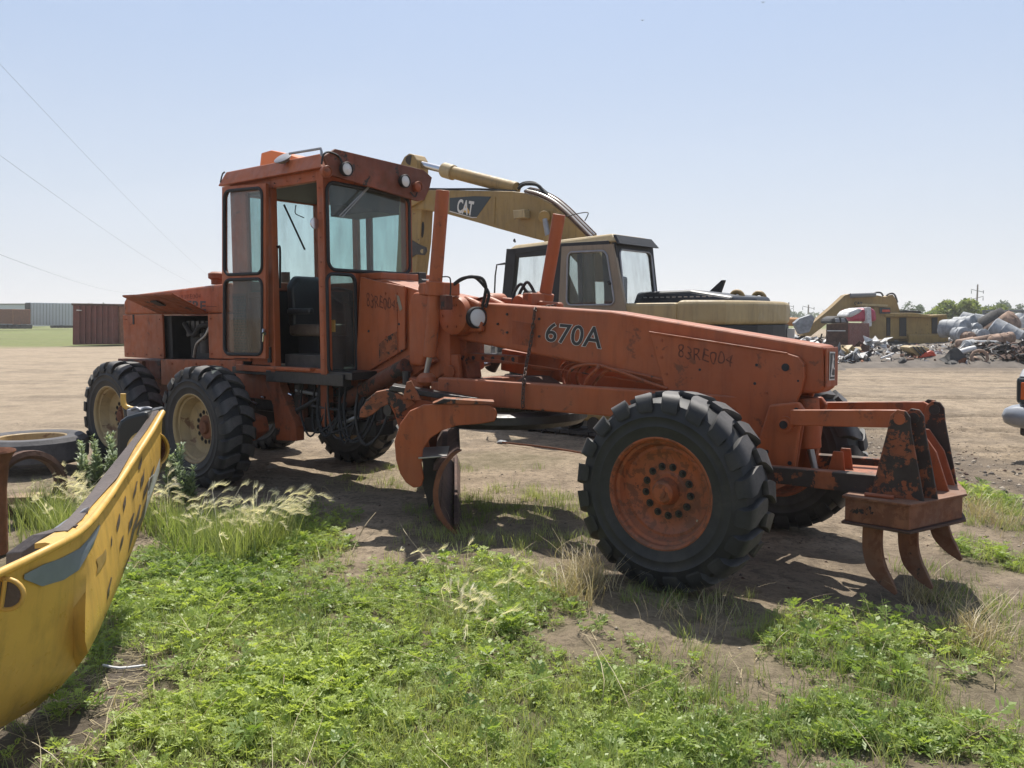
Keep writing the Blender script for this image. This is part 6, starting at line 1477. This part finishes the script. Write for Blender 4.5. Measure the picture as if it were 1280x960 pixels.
def t_grass(seed,nb=12,h=.13,w_=.0045,spread=.03,lean=.55):
    r=random.Random(seed); V=[];Fq=[];t=[]
    for _ in range(nb):
        v,f=blade(r,h*r.uniform(.45,1.15),w_,r.uniform(.1,lean*1.6),3,r.gauss(0,spread),r.gauss(0,spread)); n=len(V); V+=v; Fq+=[tuple(i+n for i in q) for q in f]; t+=[r.random()]*len(v)
    return np.array(V),np.array(Fq),np.array(t)
def t_weed(seed,nl=9,size=.05):
    r=random.Random(seed); V=[];Fq=[];t=[]
    for l in range(nl):
        a=r.uniform(0,2*math.pi); el=r.uniform(.15,1.1); L_=size*r.uniform(.6,1.25); z0=r.uniform(.0,.05); tv=r.random()
        d=np.array([math.cos(a)*math.cos(el),math.sin(a)*math.cos(el),math.sin(el)]); sd=np.array([-math.sin(a),math.cos(a),r.uniform(-.25,.25)]); b0=np.array([r.gauss(0,.012),r.gauss(0,.012),z0])
        for k_,q in enumerate((.35,.6,.82)):
            p=b0+d*L_*q-np.array([0,0,.35*L_*q*q]); ll=L_*(.42,.36,.24)[k_]
            for s_ in(-1,1):
                e=sd*s_*.85+d*.55; tip=p+e*ll; wv=d*ll*.17; n=len(V); V+=[p-wv*.5,p+e*ll*.55-wv*1.2,tip,p+e*ll*.5+wv*1.3]; Fq.append((n,n+1,n+2,n+3)); t+=[tv]*4
        p=b0+d*L_*.8-np.array([0,0,.22*L_]); tip=b0+d*L_*1.25-np.array([0,0,.5*L_]); n=len(V); V+=[p,p+(tip-p)*.4+sd*L_*.1,tip,p+(tip-p)*.4-sd*L_*.1]; Fq.append((n,n+1,n+2,n+3)); t+=[tv]*4
        p=b0; q_=b0+d*L_*.9-np.array([0,0,.28*L_]); n=len(V); w_=sd*.0015; V+=[p-w_,p+w_,q_+w_,q_-w_]; Fq.append((n,n+1,n+2,n+3)); t+=[tv]*4
    return np.array(V),np.array(Fq),np.array(t)
def t_foxtail(seed,h=.38):
    """bent stems with a feathery plume"""
    r=random.Random(seed); V=[];Fq=[];t=[]
    H_=h*r.uniform(.75,1.15); L_=.085*r.uniform(.8,1.25); lean=r.uniform(.25,1.15)
    top=np.array([H_*lean*.5,0,H_*.86]); d=unit((1.,r.uniform(-.5,.5),r.uniform(.0,1.1)))
    for i in range(44):
        q=i/43; p=top+d*L_*q-np.array([0,0,.045*q*q]); a=r.uniform(0,2*math.pi); sp=.024*(1-q*.55)
        rad=np.array([0,math.cos(a),math.sin(a)]); tip=p+d*.038*r.uniform(.7,1.2)+rad*sp*.8; s_=np.cross(d,rad)*.0007; n=len(V)
        V+=[p-s_*1.6,p+s_*1.6,tip+s_*.4,tip-s_*.4]; Fq.append((n,n+1,n+2,n+3)); t+=[r.uniform(.3,1)]*4
    for i in range(5):
        q0,q1=i/5,(i+1)/5; f_=lambda q:np.array([H_*lean*.5*q**2,0,H_*.86*q]); s_=np.array([0,.0012,0]); n=len(V); V+=[f_(q0)-s_,f_(q0)+s_,f_(q1)+s_,f_(q1)-s_]; Fq.append((n,n+1,n+2,n+3)); t+=[0,0,0,0]
    return np.array(V),np.array(Fq),np.array(t)
def sample(fn,n,box_,seed):
    r=np.random.default_rng(seed); x=r.uniform(box_[0],box_[1],n); y=box_[2]+(box_[3]-box_[2])*r.random(n); d=fn(x,y); k=r.random(n)<d; x,y=x[k],y[k]; return np.stack([x,y,zof(x,y)],1),d[k]
clump=lambda x,y,s=1.6,sd=51: np.clip((fbm(x*s,y*s,3,sd)-.36)*4.5,0,1)
BX=(-3.2,4.6,2.2,9.2)
p,d=sample(lambda x,y: turf(x,y)*(.5+.5*clump(x,y,1.5,51))*(1-mulch(x,y)*.95)*np.clip(1.25-ell(x,y,1150,850,260,150)*.75,0,1)*np.clip(1.15-(y-3)/7,.15,1)*np.clip((fbm(x*1.1,y*1.4,3,88)-.30)*6,.45,1),68000,BX,1)
scatter([t_weed(s) for s in range(8)],p,(.55+.75*rng.random(len(p)))*(.8+.5*clump(p[:,0],p[:,1],1.1,77)),clump(p[:,0],p[:,1],.9,61),'leafy_weeds','leaf_weed','carpet of bright green feathery weeds in the foreground','weeds',seed=2)
p,d=sample(lambda x,y: np.clip(turf(x,y)*.8+sparse(x,y)*.75,0,1)*(.12+.88*clump(x,y,2.3,91))*(1-mulch(x,y)*.9),42000,BX,3)
scatter([t_grass(s,12,.10,.0032) for s in range(8)],p,.45+.7*rng.random(len(p)),clump(p[:,0],p[:,1],1.3,62),'grass_tufts','leaf_grass','green grass tufts scattered through the weeds and dirt','grass',seed=4)
# dry straw over mulch and bare soil
p,d=sample(lambda x,y: np.clip(mulch(x,y)*.95+sparse(x,y)*.25*clump(x,y,2,33)+turf(x,y)*.07+ell(x,y,1225,790,50,35)*.5,0,1),15000,BX,5)
def t_straw(seed):
    r=random.Random(seed); V=[];Fq=[];t=[]
    for _ in range(3):
        a=r.uniform(0,2*math.pi); L_=r.uniform(.03,.11); c=np.array([r.gauss(0,.03),r.gauss(0,.03),r.uniform(.002,.02)]); d=np.array([math.cos(a),math.sin(a),r.uniform(-.15,.2)]); s_=np.array([-d[1],d[0],0])*r.uniform(.0009,.002); n=len(V); V+=[c-d*L_/2-s_,c-d*L_/2+s_,c+d*L_/2+s_*.6,c+d*L_/2-s_*.6]; Fq.append((n,n+1,n+2,n+3)); t+=[r.random()]*4
    return np.array(V),np.array(Fq),np.array(t)
scatter([t_straw(s) for s in range(8)],p,.6+.8*rng.random(len(p)),rng.random(len(p)),'dry_straw','leaf_dry','dry straw litter on the soil under the yellow panel','straw',seed=6,tilt=.02)
p,d=sample(lambda x,y: turf(x,y)*.5,1100,BX,41)
scatter([t_weed(s,12,.062) for s in range(50,56)],p,1.0+.9*rng.random(len(p)),rng.random(len(p))*.15,'taller_weeds','leaf_weed','taller duller green weed clumps dotted through the bright weeds','weeds',seed=42,tilt=.1)
def t_stalk(seed):
    r=random.Random(seed); V=[];Fq=[];t=[]
    for _ in range(2):
        v,f=blade(r,r.uniform(.12,.28),.0028,r.uniform(.4,1.6),5,r.gauss(0,.02),r.gauss(0,.02),.9); n=len(V); V+=v; Fq+=[tuple(i+n for i in q) for q in f]; t+=[r.random()]*len(v)
    return np.array(V),np.array(Fq),np.array(t)
p,d=sample(lambda x,y: np.clip(turf(x,y)+sparse(x,y),0,1),620,BX,43)
scatter([t_stalk(s) for s in range(10)],p,.6+.7*rng.random(len(p)),rng.random(len(p)),'dead_stalks','leaf_dry','pale dead grass stalks leaning among the green weeds','dry grass',seed=44,tilt=.4)
# foxtail grass: windblown pale plumes in drifts
def drift(lst,seed):
    r=np.random.default_rng(seed); P=[]
    for px,py,rx,ry,n in lst:
        c=gnd(px,py); RX=rx*c[1]/FPX; RY=abs(gnd(px,py-ry)[1]-gnd(px,py+ry)[1])/2
        q=r.normal(size=(n,2))*.55; P.append(np.stack([c[0]+q[:,0]*RX,c[1]+q[:,1]*RY],1))
    P=np.concatenate(P); return np.stack([P[:,0],P[:,1],zof(P[:,0],P[:,1])],1)
FX=[(312,694,22,10,44),(285,688,20,9,26),(342,682,16,8,16),(252,684,16,9,16),(228,676,12,7,14),(206,662,8,6,12),(110,668,18,10,26),(145,668,14,9,24),(84,662,14,8,28),(60,650,10,6,16),(40,648,7,5,10),(165,650,10,8,16)]
FS=[(580,772,50,16,18),(650,738,60,18,8),(520,704,40,12,6),(600,795,40,12,8)]
P=drift(FX,8)
P2=drift(FS,18)
scatter([t_foxtail(s,.16) for s in range(40,46)],P2,.8+.4*rng.random(len(P2)),rng.random(len(P2)),'foxtail_grass','leaf_plume','short lone foxtail heads among the weeds near the middle','foxtail grass',seed=19,tilt=.2,az=.6)
scatter([t_foxtail(s) for s in range(16)],P,.75+.45*rng.random(len(P)),rng.random(len(P)),'foxtail_grass','leaf_plume','windblown foxtail barley with pale feathery heads beside the rear wheels','foxtail grass',seed=9,tilt=.12,az=.35)
P=drift([(a,b,c*1.5,d*1.5,int(n*2.0)) for a,b,c,d,n in FX],10)
scatter([t_grass(s,16,.30,.005,.035,.35) for s in range(20,26)],P,.6+.6*rng.random(len(P)),rng.random(len(P))*.6,'tall_grass','leaf_grass','tall green grass stems under the pale foxtail heads','grass',seed=11)
P=drift([(728,722,32,18,34),(712,745,24,12,14),(1220,790,40,30,26),(1160,740,24,14,10),(1235,650,30,25,40),(880,775,60,12,7)],12)
scatter([t_grass(s,14,.20,.003,.05,.9) for s in range(30,36)],P,.6+.7*rng.random(len(P)),rng.random(len(P)),'dry_grass_tufts','leaf_dry','dry wiry grass tufts beside the front wheel','dry grass',seed=13)
# tall silvery weeds in front of the rear wheels
def silver(px,py,h,label,seed):
    r=random.Random(seed); c=gnd(px,py); t=thing('silver_weed',label,'weed',c,'silvery weeds by the rear wheels'); V=[];Fq=[];tt=[]; mb=MB()
    for s_ in range(6):
        a=r.uniform(0,2*math.pi); ln=r.uniform(.02,.25); hh=h*r.uniform(.55,1.); P=[c+np.array([math.cos(a)*ln*hh*q,math.sin(a)*ln*hh*q,hh*q]) for q in np.linspace(0,1,5)]
        v,f=tubeg(P,.004,4); mb.add(v,f)
        for k in range(int(150*hh/.8)):
            q=.12+.88*r.random()**.8; p=P[0]+(P[-1]-P[0])*q; b=r.uniform(0,2*math.pi); L_=.07*(1.25-q)*r.uniform(.6,1.3)+.02; d=unit((math.cos(b),math.sin(b),r.uniform(.2,1.2))); sd=unit(np.cross(d,(0,0,1)))*L_*.2; p=p+d*.012*r.random()
            n=len(V); V+=[p,p+d*L_*.5+sd,p+d*L_,p+d*L_*.5-sd]; Fq.append((n,n+1,n+2,n+3)); tt+=[r.random()*.6+.4*q]*4
    mb.build('stem',M['leaf_silver'],t); o=mk('foliage',np.array(V),np.array(Fq),M['leaf_silver'],t); settint(o,tt)
silver(125,633,.72,'tallest silvery weed in front of the rearmost wheel',1); silver(142,634,.50,'shorter silvery weed just right of the tallest one, before the rearmost wheel',2); silver(104,632,.60,'leftmost silvery weed at the outer edge of the rearmost wheel',3)
silver(214,640,.68,'green weed between the yellow panel tip and the second wheel',4); silver(236,645,.50,'dark weed in front of the cream second wheel',5); silver(160,634,.72,'thin weed poking up behind the yellow panel latch',6)
# stones, clods, twigs
def pebbles():
    r=np.random.default_rng(3); n=8000; x=np.concatenate([r.uniform(-3.5,5,3000),r.uniform(3,9,5000)]); y=np.concatenate([r.uniform(2.6,9,3000),r.uniform(6,13,5000)])
    k=(turf(x,y)<r.random(n)); x,y=x[k],y[k]; n=len(x); s=.003+.016*r.random(n)**5+ .040*r.random(n)**3*(x>3)*ell(x,y,1190,590,120,60,.5)
    base=np.array([(1,0,0),(-1,0,0),(0,1,0),(0,-1,0),(0,0,1),(0,0,-.6),],float); fc=np.array([(0,2,4,4),(2,1,4,4),(1,3,4,4),(3,0,4,4),(2,0,5,5),(1,2,5,5),(3,1,5,5),(0,3,5,5)])
    V=base[None]*s[:,None,None]*(r.uniform(.6,1.4,(n,6,1)))*np.array([1,.8,.6]); a=r.random(n)*6.28; c_,s_=np.cos(a)[:,None],np.sin(a)[:,None]
    V=np.stack([V[...,0]*c_-V[...,1]*s_+x[:,None],V[...,0]*s_+V[...,1]*c_+y[:,None],V[...,2]+zof(x,y)[:,None]],-1)
    me=[]; F3=fc[:,:3]; f=(np.arange(n)[:,None,None]*6+F3[None]).reshape(-1,3)
    o=mk('pebbles',V.reshape(-1,3),f,[M['stone'],M['rust_dark'],M['scrap_soil']]); o.data.polygons.foreach_set('material_index',np.repeat(r.choice([0,0,1,2,2],n),8)); tag(o,'small stones and dirt clods scattered over the bare ground','gravel',kind='stuff')
pebbles()
def rock(px,py,s,label,seed,mat='stone'):
    r=np.random.default_rng(seed); bm=bmesh.new(); bmesh.ops.create_icosphere(bm,subdivisions=2,radius=1); c=gnd(px,py); c[2]=zof(c[0],c[1])
    V=[np.array(v.co)*s*np.array([1.2,.9,.55])*(1+r.normal()*.12)+c+np.array([0,0,s*.2]) for v in bm.verts]; F_=[tuple(v.index for v in f.verts) for f in bm.faces]; bm.free()
    tag(mk('stone',V,F_,M[mat]),label,'stone','loose stones')
rock(588,845,.028,'pale tan stone in the middle of the green weeds',1); rock(327,785,.014,'small pale stone in the weeds below the foxtail drift',2); rock(796,868,.016,'small pale stone near the edge of the weeds below the front wheel',3); rock(340,586,.05,'flat pale stone in the shadow under the grader cab',4); rock(1066,847,.02,'brown stone right of the bottom weed patch',5); rock(1177,716,.016,'small stone beside the scarifier teeth',6); rock(404,657,.035,'flat brown stone at the shadow edge left of the blade',7); rock(628,553,.06,'grey broken concrete piece in the shade under the drawbar',8,'tank_grey')
def twig(pts,rad,label,mat='old_wood'):
    P=[]; 
    for x,y,z in pts: c=gnd(x,y); c[2]=zof(c[0],c[1])+z; P.append(c)
    tag(tube('twig',P,rad,M[mat],None,n=5,sm=3),label,'twig','dead twigs')
twig([(129,838,.03),(150,840,.02),(182,836,.02)],.006,'pale stub of branch lying beside the yellow panel','junk_white'); twig([(92,904,.02),(118,882,.03),(142,868,.03)],.005,'dark curved twig on the straw below the yellow panel','rust_dark')
twig([(350,925,.01),(352,900,.06),(356,872,.10)],.002,'thin pale dead stem standing in the weeds at bottom left','leaf_dry'); twig([(390,655,.0),(400,640,.10),(404,628,.16),(420,640,.12)],.003,'bent dry stem in the shade left of the blade','leaf_dry'); twig([(493,737,.02),(520,737,.03)],.0025,'short white stalk lying in the middle of the weeds','junk_white')
twig([(440,690,.02),(455,672,.10),(470,660,.14)],.003,'slanting dry stem at the shadow edge behind the weeds','leaf_dry'); twig([(1212,810,.01),(1240,838,.03),(1243,858,.01)],.003,'dry bent stalk on the dirt at lower right','leaf_dry'); twig([(770,905,.01),(790,897,.03),(800,925,.01)],.003,'dry stem at the edge of the weeds at the bottom','leaf_dry')
tag(tube('steel_rod',[gnd(628,553,.02),gnd(690,560,.03),gnd(760,572,.02)],.012,M['rust'],None,n=6,sm=3),'thin rusty rod lying in the shade behind the blade','rod')
# ================================================================== AIR
HZ=True
if HZ:
    m=bpy.data.materials.new('haze'); m.use_nodes=True; t=m.node_tree; t.nodes.clear()
    o_=t.nodes.new('ShaderNodeOutputMaterial'); pv=t.nodes.new('ShaderNodeVolumePrincipled'); pv.inputs['Color'].default_value=(1,.985,.955,1); pv.inputs['Density'].default_value=.0008; pv.inputs['Anisotropy'].default_value=.3
    t.links.new(pv.outputs[0],o_.inputs['Volume'])
    v,f=boxg((0,960,23),(1530,0,0),(0,1060,0),(0,0,26)); hb=mk('haze',v,f,m); tag(hb,kind='stuff')
